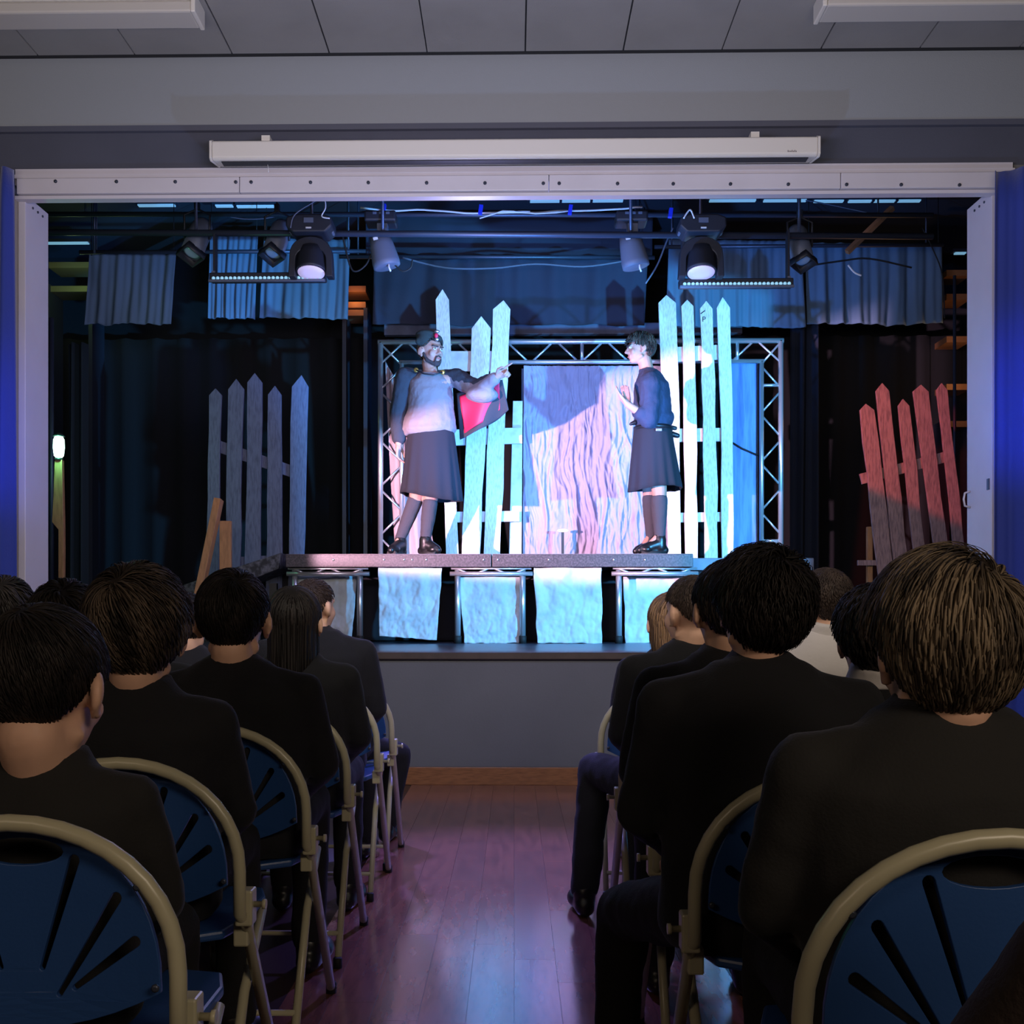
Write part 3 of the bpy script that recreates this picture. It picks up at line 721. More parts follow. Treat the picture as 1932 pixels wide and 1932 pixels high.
support(1161, 1310, 'aluminium deck support with lattice rail, rightmost of three')
# cloths hung below the decks
def skirt(corners, Y, label, seed):
    tl, tr, bl, br = [P(px, py, Y) for px, py in corners]
    def fn(u, v):
        r = abs(fbm(u*3+.7*v, v*2.2, seed, 4)); s2 = fbm(u*4, v*4, seed+5, 3)
        return (.008*fbm(v*3, seed, 1, 2), -.035*r*(.3+.7*v)-.012*s2-.01*sin(u*9+seed)*(1-v), .012*fbm(u*4, seed, 2, 2)*v)
    o = part('deck_cloth', sheet(tl, tr, bl, br, 70, 70, fn), M_SKIRT, None)
    o.modifiers.new('t', 'SOLIDIFY').thickness = .003
    props(o, label, 'cloth', 'crumpled cloths hung below the decks')
skirt(((562, 1084), (674, 1086), (566, 1208), (664, 1213)), 8.62, 'pale crumpled cloth hung below the decks, leftmost of five', 1)
skirt(((714, 1071), (834, 1072), (716, 1200), (824, 1208)), 8.44, 'pale crumpled cloth hung below the decks, second from left', 2)
skirt(((866, 1088), (982, 1088), (876, 1213), (982, 1214)), 8.5, 'pale crumpled cloth hung below the decks, middle of five', 3)
skirt(((1007, 1071), (1135, 1071), (1014, 1213), (1136, 1214)), 8.44, 'blue-streaked crumpled cloth hung below the decks, second from right', 4)
skirt(((1176, 1088), (1300, 1088), (1180, 1213), (1300, 1214)), 8.6, 'pale crumpled cloth hung below the decks, rightmost of five', 5)
# dark masking below the decks
wcurtain('deck_masking', P(540, 0, 9.2).x, 2.5, 9.0, STAGE_Z+.01, DB-.01, 14, .015, mat('dark_masking', (36, 34, 40), .9), 'dark masking cloth standing behind the pale deck cloths', 12)
# small box and hidden props under decks
props(part('prop_shoe', MB().ell(P(628, 1204, 8.3)+Vector((0, 0, .0)), (.06, .1, .045)), M_SHOE, None), 'small dark shape lying on the stage floor by the left support', 'shoe')
# dark ramp at the left end of the decks
q = MB().prism([(P(540, 0, 8.7).x, P(0, 1046, 8.7).z), (P(536, 0, 8.7).x, P(0, 1075, 8.7).z), (P(430, 0, 8.7).x, P(0, 1118, 8.7).z), (P(360, 0, 8.7).x, P(0, 1130, 8.7).z), (P(360, 0, 8.7).x, P(0, 1105, 8.7).z), (P(440, 0, 8.7).x, P(0, 1078, 8.7).z)], 8.5, 9.3)
rp_ = empty('stage_ramp', (P(450, 0, 8.7).x, 8.7, STAGE_Z), 'dark ramp with chalky edge leading down left from the decks', 'ramp')
part('ramp_board', q, M_CHALK, rp_, .004)
for px in (400, 520):
    part('prop_leg', MB().box((P(px, 0, 8.9).x-.03, 8.8, STAGE_Z), (P(px, 0, 8.9).x+.03, 8.86, P(0, 1100, 8.7).z)), M_BLACK, rp_)
# timber A-frame in front of left fence
e = empty('wooden_trestle', (P(412, 0, 8.2).x, 8.2, STAGE_Z), 'raw timber trestle with orange-lit tip before the left fence', 'trestle')
def slat(p0, p1, wd, th):
    p0, p1 = Vector(p0), Vector(p1); t = (p1-p0).normalized(); s = Vector((1, 0, 0)); s = (s-t*s.dot(t)).normalized(); d = t.cross(s)
    vs = []
    for p in (p0, p1):
        vs += [p+s*wd/2+d*th/2, p-s*wd/2+d*th/2, p-s*wd/2-d*th/2, p+s*wd/2-d*th/2]
    return MB().add(vs, [(0, 1, 2, 3), (7, 6, 5, 4), (0, 4, 5, 1), (1, 5, 6, 2), (2, 6, 7, 3), (3, 7, 4, 0)])
b0 = P(356, 1215, 8.1); b0.z = STAGE_Z
part('slanted_board', slat(b0, P(413, 942, 8.25), .055, .09), M_WOOD, e, .003)
b1 = P(426, 1215, 8.3); b1.z = STAGE_Z
part('upright_board', slat(b1, P(426, 983, 8.3), .09, .04), M_WOOD, e, .003)
light('amber_edge', 'SPOT', (-3.0, 7.2, 2.6), tuple(P(413, 942, 8.25)), 5, lin((255, 150, 30)), .01, 9, .1)

# ------------------------------------------------------------------ picket fences
def picket_mb(xb0, xb1, yb, xt0, xt1, ysh, xa, ya, Y, th=.025, seed=0, bend=0.):
    """a plank from its two foot corners to its shoulders and its tip, all pixels, with rough edges"""
    rr = random.Random(seed); n = 7; left = []; right = []
    for k in range(n+1):
        t = k/n; y = yb+(ysh-yb)*t; j = 1.6 if 0 < k < n else 0
        left.append((xb0+(xt0-xb0)*t+bend*sin(pi*t)+rr.uniform(-j, j), y)); right.append((xb1+(xt1-xb1)*t+bend*sin(pi*t)+rr.uniform(-j, j), y))
    pts = left+[(xa, ya)]+right[::-1]
    pp = [P(x, y, Y) for x, y in pts]
    return MB().prism([(p.x, p.z) for p in pp], Y-th/2, Y+th/2)

def fence(name, label, pickets, Y, m, rails, ybot, group=None, rm=M_RAIL, bend=0.):
    x0 = P(pickets[0][0], ybot, Y); e = empty(name, P((pickets[0][0]+pickets[-1][1])/2, ybot, Y), label, 'fence', group)
    for k, pk in enumerate(pickets):
        part('picket', picket_mb(*pk, Y+(k % 2)*.004, seed=k+len(label), bend=bend), m, e, .003)
    for (ax, ay, bx, by, wd) in rails:
        p0, p1 = P(ax, ay, Y+.045), P(bx, by, Y+.045); t = (p1-p0).normalized(); nrm = Vector((-t.z, 0, t.x))*(wd/2*Y/F)
        part('rail', MB().prism([((p0+nrm).x, (p0+nrm).z), ((p1+nrm).x, (p1+nrm).z), ((p1-nrm).x, (p1-nrm).z), ((p0-nrm).x, (p0-nrm).z)], Y+.03, Y+.06), rm, e, .002)
    return e
yb9 = P(0, 0, 9.0)
# left fence stands on the stage floor behind the ramp
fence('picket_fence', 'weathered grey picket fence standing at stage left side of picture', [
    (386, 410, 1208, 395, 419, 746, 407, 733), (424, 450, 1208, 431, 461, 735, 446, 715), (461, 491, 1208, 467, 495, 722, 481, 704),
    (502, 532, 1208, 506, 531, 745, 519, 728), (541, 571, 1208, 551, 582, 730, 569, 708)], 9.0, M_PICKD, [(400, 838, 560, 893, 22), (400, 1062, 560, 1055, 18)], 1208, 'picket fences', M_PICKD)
ydeck = VPY-(DZ-HC)*F/9.4
fence('picket_fence', 'tall pale picket fence behind the pointing actor', [
    (842, 866, ydeck, 822, 847, 566, 835, 546), (871, 905, ydeck, 890, 926, 620, 908, 597), (912, 943, ydeck, 930, 963, 584, 950, 567)],
    9.4, M_PICK, [(826, 682, 930, 682, 38), (850, 826, 985, 822, 30), (845, 976, 980, 974, 20)], ydeck, 'picket fences')
fence('picket_fence', 'tall white picket fence behind the profile actor', [
    (1260, 1285, ydeck, 1242, 1275, 572, 1257, 557), (1293, 1316, ydeck, 1285, 1308, 578, 1296, 566), (1329, 1354, ydeck, 1320, 1344, 583, 1332, 568), (1362, 1383, ydeck, 1352, 1377, 581, 1363, 561)],
    9.4, M_PICK, [(1246, 671, 1374, 664, 28), (1256, 822, 1380, 820, 25), (1262, 977, 1384, 975, 18)], ydeck, 'picket fences', bend=2)
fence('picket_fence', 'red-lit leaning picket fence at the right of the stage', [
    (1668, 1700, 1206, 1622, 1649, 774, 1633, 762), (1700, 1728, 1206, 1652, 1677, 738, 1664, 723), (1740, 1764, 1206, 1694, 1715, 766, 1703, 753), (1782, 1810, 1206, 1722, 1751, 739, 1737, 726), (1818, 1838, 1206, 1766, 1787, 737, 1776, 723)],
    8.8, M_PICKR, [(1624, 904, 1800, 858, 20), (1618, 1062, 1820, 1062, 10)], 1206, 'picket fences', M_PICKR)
props(part('timber_upright', MB().box((P(1636, 0, 8.9).x, 8.89, STAGE_Z), (P(1646, 0, 8.9).x, 8.93, P(0, 996, 8.9).z)), M_WOOD, None, .003), 'pale timber upright behind the red-lit fence', 'post')
# ink mark on a picket
def text_mesh(s, size, loc, rot, m, parent, name):
    cu = bpy.data.curves.new('t', 'FONT'); cu.body = s; cu.size = size; cu.extrude = .0008; cu.align_x = 'CENTER'
    o = bpy.data.objects.new('t', cu); COL.objects.link(o)
    dg = bpy.context.evaluated_depsgraph_get(); me = bpy.data.meshes.new_from_object(o.evaluated_get(dg)); bpy.data.objects.remove(o)
    me.transform(Matrix.Translation(loc) @ Euler(rot).to_matrix().to_4x4()); me.materials.clear(); me.materials.append(m)
    return part(name, me, m, parent)
fenceR = [o for o in COL.objects if o.name.startswith('picket_fence') and 'profile actor' in o.get('label', '')][0]
text_mesh('P', .066, P(1328, 607, 9.384), (radians(90), 0, 0), M_INK, fenceR, 'ink_mark')
part('ink_mark', slat(P(1322, 592, 9.384), P(1330, 586, 9.384), .008, .002), M_INK, fenceR)

# ------------------------------------------------------------------ truss goal post
TY = 9.52
tz = lambda y: P(0, y, TY).z
tx = lambda x: P(x, 0, TY).x
e = empty('truss_frame', (tx(1097), TY, DZ), 'silver ladder truss goal post framing the cloth backdrop', 'truss')
xo0, xi0, xi1, xo1 = tx(718), tx(758), tx(1437), tx(1473); zo, zi = tz(649), tz(687)
tb = lambda a, b, r: MB().tube([a, b], r, 10)
V3 = lambda x, z: Vector((x, TY, z))
part('chord', tb(V3(xo0, DZ), V3(xo0, zo), .024), M_ALU, e)
part('chord', tb(V3(xi0, DZ), V3(xi0, zi), .02), M_ALU, e)
part('chord', tb(V3(xo1, DZ), V3(xo1, zo), .024), M_ALU, e)
part('chord', tb(V3(xi1, DZ), V3(xi1, zi), .02), M_ALU, e)
part('chord', tb(V3(xo0-.024, zo), V3(xo1+.024, zo), .024), M_ALU, e)
part('chord', tb(V3(xi0-.02, zi), V3(xi1+.02, zi), .02), M_ALU, e)
def zig(p, q, r, s, n):
    for k in range(n):
        t0, t1 = (k+.06)/n, (k+.94)/n
        if k % 2 == 0: a, b = r.lerp(s, t0), p.lerp(q, t1)
        else: a, b = p.lerp(q, t0), r.lerp(s, t1)
        part('brace', tb(a, b, .0095), M_ALU, e)
zig(V3(xo0, zo), V3(xo1, zo), V3(xo0, zi), V3(xo1, zi), 16)
zig(V3(xo0, DZ), V3(xo0, zo), V3(xi0, DZ), V3(xi0, zo), 9)
zig(V3(xo1, DZ), V3(xo1, zo), V3(xi1, DZ), V3(xi1, zo), 9)
for px in (1098, 1391): part('strut', tb(V3(tx(px), zi), V3(tx(px), zo), .016), M_ALU, e)
for py in (732, 1022): part('strut', tb(V3(xi1, tz(py)), V3(xo1, tz(py)), .014), M_ALU, e)
for x, s in ((xo0, 1), (xo1, -1)):
    part('base_plate', MB().box((min(x-s*.06, x+s*.26), TY-.15, DZ), (max(x-s*.06, x+s*.26), TY+.15, DZ+.012)), M_ALU, e)
# backdrop cloth
def fnb(u, v):
    k = min(1, v*3)*min(1, (1-v)*6+.35)
    r1 = 1-abs(mn.noise((u*9+.8*fbm(u*3, v*2, 3, 2), v*1.6, 2.2))); r2 = 1-abs(mn.noise((u*19+1.2*fbm(u*4, v*3, 1, 2), v*3.2, 7.2)))
    r3 = 1-abs(mn.noise((u*34+2*fbm(u*5, v*4, 6, 2), v*8, 4.2)))
    return (0, -.036*r1**5*(.35+.65*k)-.026*r2**4*(.3+.7*k)-.014*r3**3-.010*fbm(u*20, v*14, 5, 3), .01*fbm(u*6, 3, 2, 2)*v)
bk = part('backdrop_cloth', sheet(P(988, 691, 9.62), P(1262, 691, 9.62), P(986, 1052, 9.62), P(1262, 1052, 9.62), 220, 220, fnb), M_CLOTH, None)
bk.modifiers.new('t', 'SOLIDIFY').thickness = .003
props(bk, 'large crumpled white cloth backdrop between the two actors', 'backdrop')
# drape in left truss bay
def fnl(u, v): return (.03*sin(v*4)*(u-.3), .03*sin(u*14+v*3)+.015*fbm(u*6, v*5, 2, 3), 0)
o = part('hanging_cloth', sheet(P(727, 682, 9.6), P(760, 740, 9.6), P(745, 1052, 9.6), P(826, 1052, 9.6), 50, 60, fnl), mat('dusky_pink_cloth', (176, 158, 164), .85, bump=.2, bscale=25), None)
o.modifiers.new('t', 'SOLIDIFY').thickness = .003
props(o, 'dusky pink cloth gathered inside the left side of the truss', 'cloth')
# plank cloth strip beside backdrop, dark strip, blue flat
o = part('scenery_strip', MB().prism([(P(960, 0, 9.55).x, P(0, 1052, 9.55).z), (P(984, 0, 9.55).x, P(0, 1052, 9.55).z), (P(986, 0, 9.55).x, P(0, 760, 9.55).z), (P(968, 0, 9.55).x, P(0, 760, 9.55).z)], 9.54, 9.56), M_RAIL, None, .003)
props(o, 'narrow white scenery strip left of the cloth backdrop', 'panel')
o = part('scenery_flat', MB().box((P(984, 0, 9.68).x, 9.66, DZ), (P(1003, 0, 9.6).x, 9.70, P(0, 700, 9.68).z)), mat('slate_flat', (70, 78, 96), .7), None, .003)
props(o, 'slim slate blue flat edge beside the cloth backdrop', 'panel')
e = empty('painted_flat', P(1408, 1052, 9.62), 'blue painted panel between white pickets and right truss leg', 'panel')
part('panel', MB().box((P(1370, 0, 9.62).x, 9.6, DZ), (P(1430, 0, 9.62).x, 9.64, P(0, 692, 9.62).z)), M_BLUEP, e, .003)
part('stay_wire', MB().tube([P(1382, 835, 9.57), P(1400, 846, 9.57), P(1432, 860, 9.57)], .007, 6), M_CAP, e)
part('edge_batten', MB().box((P(1427, 0, 9.6).x, 9.57, DZ), (P(1431, 0, 9.6).x, 9.61, P(0, 695, 9.62).z)), M_BLACK, e)
e2 = props(part('footlight', MB().ell(P(1062, 1001, 9.4), (.05, .015, .014)), mat('lamp_face', (255, 230, 170), .3, emit=(255, 214, 130), estr=1.2), None), 'small warm bright lamp at the foot of the cloth backdrop', 'lamp')
part('lamp_body', MB().box((P(1059, 0, 9.42).x, 9.405, DZ), (P(1064, 0, 9.42).x, 9.42, P(0, 1003, 9.42).z)), M_BLACK, e2)

# ------------------------------------------------------------------ folding chairs
def panel_mesh(wd, h0, h1):
    """back panel: inside of an arch with hand hole and fanned slots, local x,z"""
    cu = bpy.data.curves.new('t', 'CURVE'); cu.dimensions = '2D'; cu.fill_mode = 'BOTH'; cu.extrude = .0035; cu.bevel_depth = .0015
    def spl(pts):
        s = cu.splines.new('POLY'); s.points.add(len(pts)-1); s.use_cyclic_u = True
        for p, (x, y) in zip(s.points, pts): p.co = (x, y, 0, 1)
    out = []
    zs = h1-.215                                   # where the arch springs
    for k in range(25):
        t = pi*k/24; out.append((wd*cos(t), zs+(h1-zs)*sin(t)**.9))
    out.append((-wd, h0+.06))
    for k in range(1, 12): x = -wd+2*wd*k/12; out.append((x, h0+.06*(x/wd)**2))
    out.append((wd, h0+.06)); spl(out)
    spl([(.062*cos(2*pi*k/20), h1-.030+.021*sin(2*pi*k/20)) for k in range(20)])
    for (xu, zu), (xl, zl) in (((.080, h1-.03), (.030, h1-.195)), ((.146, h1-.082), (.055, h1-.232)), ((.178, h1-.145), (.078, h1-.222))):
        for s in (-1, 1):
            u_, l_ = Vector((s*xu, zu)), Vector((s*xl, zl)); d = (u_-l_).normalized(); n_ = Vector((d.y, -d.x)); w0, w1 = .0055, .0095; pts = []
            u_ = u_-d*.012
            for k in range(7):
                t = pi*k/6; q = u_+n_*(w1*cos(t))+d*(w1*sin(t)); pts.append((q.x, q.y))
            for k in range(7):
                t = pi+pi*k/6; q = l_+n_*(w0*cos(t))+d*(w0*sin(t)); pts.append((q.x, q.y))
            spl(pts)
    o = bpy.data.objects.new('t', cu); COL.objects.link(o)
    dg = bpy.context.evaluated_depsgraph_get(); me = bpy.data.meshes.new_from_object(o.evaluated_get(dg)); bpy.data.objects.remove(o)
    bm = bmesh.new(); bm.from_mesh(me)
    for _ in range(2):
        bmesh.ops.subdivide_edges(bm, edges=[e for e in bm.edges if e.calc_length() > .05], cuts=1)
    bmesh.ops.triangulate(bm, faces=bm.faces)
    for v in bm.verts:
        x, z, y = v.co.x, v.co.y, v.co.z
        v.co = Vector((x, y+.012+.62*x*x-.035*((z-h0)/(h1-h0)-.5)**2, z))
    # the panel bows forward in the middle: seen from behind it is a shallow hollow
        v.co.y = y+.030-.62*x*x
    bm.to_mesh(me); bm.free(); me.materials.clear(); me.materials.append(M_PLAS); return me

def make_chair():
    e = empty('folding_chair', (0, 0, 0), 'x', 'chair', 'folding chairs in the audience')
    W = .232; H = .80; zs = H-.225
    path = [(-W-.005, .33, .02), (-W, .05, .46)]
    path += [(-W, .0, zs-.08)]
    for k in range(21):
        t = pi-pi*k/20; path.append((W*cos(t), -.012*sin(t), zs+(H-.012-zs)*sin(t)**.92))
    path += [(W, .0, zs-.08), (W, .05, .46), (W+.005, .33, .02)]
    part('back_frame', MB().tube(path, .0125, 12), M_TUBE, e)
    part('backrest', panel_mesh(W-.026, .49, H-.03), M_PLAS, e)
    q = MB(); n = 16
    out = [(W*.88*(1 if abs(cos(2*pi*k/n)) > .3 else .96)*max(-1, min(1, 1.25*cos(2*pi*k/n))), .24+.2*max(-1, min(1, 1.2*sin(2*pi*k/n)))) for k in range(n)]
    vs = [(x, y, .425-.01*(1-(x/W)**2)) for x, y in out]+[(x, y, .445-.012*(1-(x/W)**2)) for x, y in out]
    q.add(vs, [tuple(reversed(range(n))), tuple(range(n, 2*n))]+[(i, (i+1) % n, (i+1) % n+n, i+n) for i in range(n)])
    part('seat', q, M_PLAS, e, .006)
    for s in (-1, 1):
        part('rear_leg', MB().tube([(s*(W-.028), .3, .42), (s*(W-.022), .12, .30), (s*(W-.012), -.10, .02)], .011, 10), M_TUBE, e)
        hg = part('hinge', MB().cbox((s*(W+.004), .033, .50), (.034, .04, .07)), M_TUBE, e, .004)
        part('hinge_pin', MB().lathe([(.006, 0), (.006, .02), (.010, .02), (.010, .027)], (s*(W+.018), .03, .505), Matrix.Rotation(radians(s*90), 3, 'Y'), 10), M_TUBE, hg)
        part('seat_bracket', MB().cbox((s*(W-.01), .07, .44), (.03, .05, .05)), M_TUBE, e, .004)
        part('foot', MB().lathe([(.015, 0), (.015, .03), (.012, .034)], (s*(W+.005), .335, 0), None, 10), M_CAP, e)
        part('foot', MB().lathe([(.014, 0), (.014, .03), (.011, .034)], (s*(W-.012), -.105, 0), None, 10), M_CAP, e)
        for zz, xx in ((.56, W-.028), (.70, W*.77)):
            part('screw', MB().lathe([(.006, 0), (.006, .002), (.003, .004)], (s*xx, -.012+.0, zz), Matrix.Rotation(radians(90), 3, 'X'), 8), M_PIPE, e)
    part('stretcher', MB().tube([(-W+.018, -.05, .09), (W-.018, -.05, .09)], .008, 8), M_TUBE, e)
    return e
CH0 = make_chair(); CH_USED = False
def chair(x, y, label, rz=0., k=1.):
    global CH_USED
    o = CH0 if not CH_USED else copy_tree(CH0); CH_USED = True
    o.location = (x, y, 0); o.rotation_euler = (0, 0, radians(rz)); o.scale = (k, k, k); o['label'] = label; return o

# ------------------------------------------------------------------ heads and hair
def head_mb(face=True):
    m = MB()
    m.ell((0, -.014, .026), (.076, .096, .088), None, 24, 16)
    m.ell((0, .022, -.03), (.060, .072, .088), None, 20, 14)
    m.ell((0, .06, -.092), (.027, .026, .022)); m.rc((-.05, .0, -.07), (0, .058, -.098), .016, .02); m.rc((.05, .0, -.07), (0, .058, -.098), .016, .02)
    m.rc((0, .088, .012), (0, .112, -.026), .008, .0125); m.ell((-.012, .1, -.032), (.009, .01, .008)); m.ell((.012, .1, -.032), (.009, .01, .008))
    m.rc((-.036, .078, .026), (-.008, .086, .024), .011, .011); m.rc((.036, .078, .026), (.008, .086, .024), .011, .011)
    m.ell((-.038, .062, -.028), (.022, .020, .026)); m.ell((.038, .062, -.028), (.022, .020, .026))
    m.rc((-.016, .087, -.058), (.016, .087, -.058), .007, .007); m.rc((-.013, .086, -.067), (.013, .086, -.067), .0075, .0075)
    for s in (-1, 1):
        R = Euler((radians(-14), 0, radians(s*28))).to_matrix()
        m.ell((s*.086, -.014, -.008), (.010, .024, .034), R); m.ell((s*.082, -.006, -.038), (.009, .012, .014))
    return m

def scalp_pt(d):
    return Vector((d[0]*.083, d[1]*.104-.014, d[2]*.094+.026))

HS = dict(n=900, length=.07, width=.0042, lift=.10, nape=-.085, side=.008, front=.075, whorl=(.012, -.075, .098), curl=0., grav=.75, slack=.016, swirl=.5, noise=.15, hang=False, thick=0.0, seg=6)
def hair_obj(parent, Mx, m, seed=0, hs=1., **kw):
    st = dict(HS); st.update(kw); rg = np.random.default_rng(seed)
    C = np.array((0, -.014, .026)); R = np.array((.083, .104, .094))+st['thick']
    n = st['n']; S = st['seg']
    D = rg.normal(size=(n*4, 3)); D /= np.linalg.norm(D, axis=1)[:, None]
    p = C+D*R
    def hairline(p):
        y, z, x = p[:, 1], p[:, 2], np.abs(p[:, 0])
        lim = np.where(y > .055, st['front'], np.where(y > -.03, st['side']+(y+.03)/.085*(st['front']-.02-st['side']), st['nape']))
        lim = np.where((y <= -.03) & (y > -.07), st['nape']+(st['side']-st['nape'])*((y+.07)/.04)**1.2, lim)
        return lim
    allowed = lambda p: p[:, 2] > hairline(p)
    p = p[allowed(p)][:n]; n = len(p)
    wh = np.array(st['whorl'])
    L = st['length']*rg.uniform(.7, 1.25, n); tone = np.clip(.5+1.1*np.array([mn.noise(tuple(q*np.array((38, 38, 14))+seed)) for q in p])+rg.normal(0, .16, n), 0, 1)**1.3
    pts = [p.copy()]; cur = p.copy(); lift = rg.uniform(.3, 1., n)*st['lift']
    rot = rg.normal(0, st['noise'], n); ph = rg.uniform(0, 6.28, n)
    for k in range(S):
        nr = (cur-C)/R; nr = nr/R; nr /= np.linalg.norm(nr, axis=1)[:, None]
        t = cur-wh; t /= (np.linalg.norm(t, axis=1)[:, None]+1e-6)
        g = np.zeros_like(t); g[:, 2] = -st['grav']
        sw = np.cross(nr, t)*st['swirl']
        lat = np.cross(nr, t)
        d = t+g+sw+lat*(rot+st['curl']*np.sin(ph+k*2.1))[:, None]
        d -= nr*np.sum(d*nr, axis=1)[:, None]*.85
        if st['curl']: d += nr*(st['curl']*.35*np.cos(ph+k*2.1))[:, None]
        if st['hang']:
            low = np.clip((.035-cur[:, 2])/.05, 0, 1)[:, None]; dn = np.zeros_like(d); dn[:, 2] = -1; dn += lat*(rot*.4)[:, None]; d = d*(1-low)+dn*low
        d /= (np.linalg.norm(d, axis=1)[:, None]+1e-6)
        cur = cur+d*(L/S)[:, None]
        q = (cur-C)/R; rho = np.linalg.norm(q, axis=1)
        tgt = 1+lift*sin(pi*(k+1)/(S+.6))*.9
        fix = np.where(rho < tgt, tgt/rho, np.where((cur[:, 2] > -.03) | (not st['hang']), np.minimum(1, (tgt+.03)/rho), 1))
        cur = C+(cur-C)*fix[:, None]
        pts.append(cur.copy())
    PT = np.stack(pts, 1)                                # n,S+1,3
    live = np.ones(n, bool)
    for k in range(1, S+1):
        live &= PT[:, k, 2] > hairline(PT[:, k])-st['slack']*rg.uniform(.2, 1.9, n)
        PT[~live, k] = PT[~live, k-1]*.98+PT[~live, k]*.02
    T = np.gradient(PT, axis=1); T /= np.linalg.norm(T, axis=2)[..., None]+1e-9
    NR = (PT-C)/R; NR /= np.linalg.norm(NR, axis=2)[..., None]
    SD = np.cross(T, NR); SD /= np.linalg.norm(SD, axis=2)[..., None]+1e-9
    tt = np.linspace(0, 1, S+1); wprof = st['width']*np.clip(np.minimum(.55+1.5*tt, 1)*(1-tt**3)+.04, 0, 1)
    wv = wprof[None, :, None]*rg.uniform(.6, 1.3, n)[:, None, None]
    V = np.stack([PT+SD*wv, PT-SD*wv, PT+NR*wv*.3], 2).reshape(-1, 3)
    base = (np.arange(n)*(S+1)*3)[:, None, None, None]; ring = (np.arange(S)*3)[None, :, None, None]
    qd = np.array([[0, 1, 4, 3], [1, 2, 5, 4], [2, 0, 3, 5]])[None, None]
    Fq = (base+ring+qd).reshape(-1, 4)
    # undercap
    nu, nv = 40, 24; th = np.linspace(0, pi, nv+1)[:, None]; fi = np.linspace(0, 2*pi, nu, endpoint=False)[None]
    cap = np.stack([np.sin(th)*np.cos(fi), np.sin(th)*np.sin(fi), np.cos(th)+0*fi], -1).reshape(-1, 3)*(R+.001)+C
    ok = allowed(cap)
    cf = [(j*nu+i, (j+1)*nu+i, (j+1)*nu+(i+1) % nu, j*nu+(i+1) % nu) for j in range(nv) for i in range(nu)]
    cf = [f for f in cf if all(ok[list(f)])]
    nV = len(V); allv = np.concatenate([V, cap]); A = np.array(Mx)
    allv = allv @ A[:3, :3].T+A[:3, 3]
    me = bpy.data.meshes.new('hair'); me.from_pydata(allv.tolist(), [], Fq.tolist()+[tuple(v+nV for v in f) for f in cf])
    me.polygons.foreach_set('use_smooth', [True]*len(me.polygons))
    at = me.attributes.new('tone', 'FLOAT', 'POINT'); at.data.foreach_set('value', np.concatenate([np.repeat(tone, (S+1)*3), np.full(len(cap), .12)]).astype(np.float32))
    me.materials.append(m); me.update()
    return part('hair', me, m, parent)

def hand_mb(wrist, dirv, palm, size=1., curl=.5, mirror=1, point=False, pose=None):
    """wrist, pointing direction, palm normal -> palm with five separate fingers"""
    d = Vector(dirv).normalized(); n = Vector(palm); n = (n-d*n.dot(d)).normalized(); s = d.cross(n)*mirror; wv = Vector(wrist)
    m = MB(); k = size
    pts = lambda a, b, c: wv+d*(a*k)+s*(b*k)+n*(c*k)
    m.rc(pts(0, 0, 0), pts(.03, 0, 0), .024*k, .026*k)
    for b in (-.026, -.009, .009, .026): m.rc(pts(.025, b*.7, 0), pts(.088, b, 0), .015*k, .0125*k)
    for i, (b, L) in enumerate(((.029, .072), (.010, .080), (-.010, .075), (-.028, .060))):
        c = curl if not (point and i == 0) else .04
        if pose: c = pose[i]
        a0 = c*.9; p = pts(.09, b, 0); dd = d
        for seg, fr, r in ((0, .45, .0092), (1, .32, .0085), (2, .23, .0078)):
            a0_ = a0*(seg+1); v = (d*cos(a0_)+n*sin(a0_)+s*(b*.9)).normalized(); q = p+v*(L*fr*k); m.rc(p, q, r*k, r*.93*k, 10); p = q
    p0 = pts(.02, .026, .004); p1 = pts(.052, .052, .014); p2 = pts(.084, .056, .026); p3 = pts(.104, .05, .032)
    m.rc(p0, p1, .014*k, .012*k); m.rc(p1, p2, .0105*k, .0095*k); m.rc(p2, p3, .009*k, .008*k)
    return m

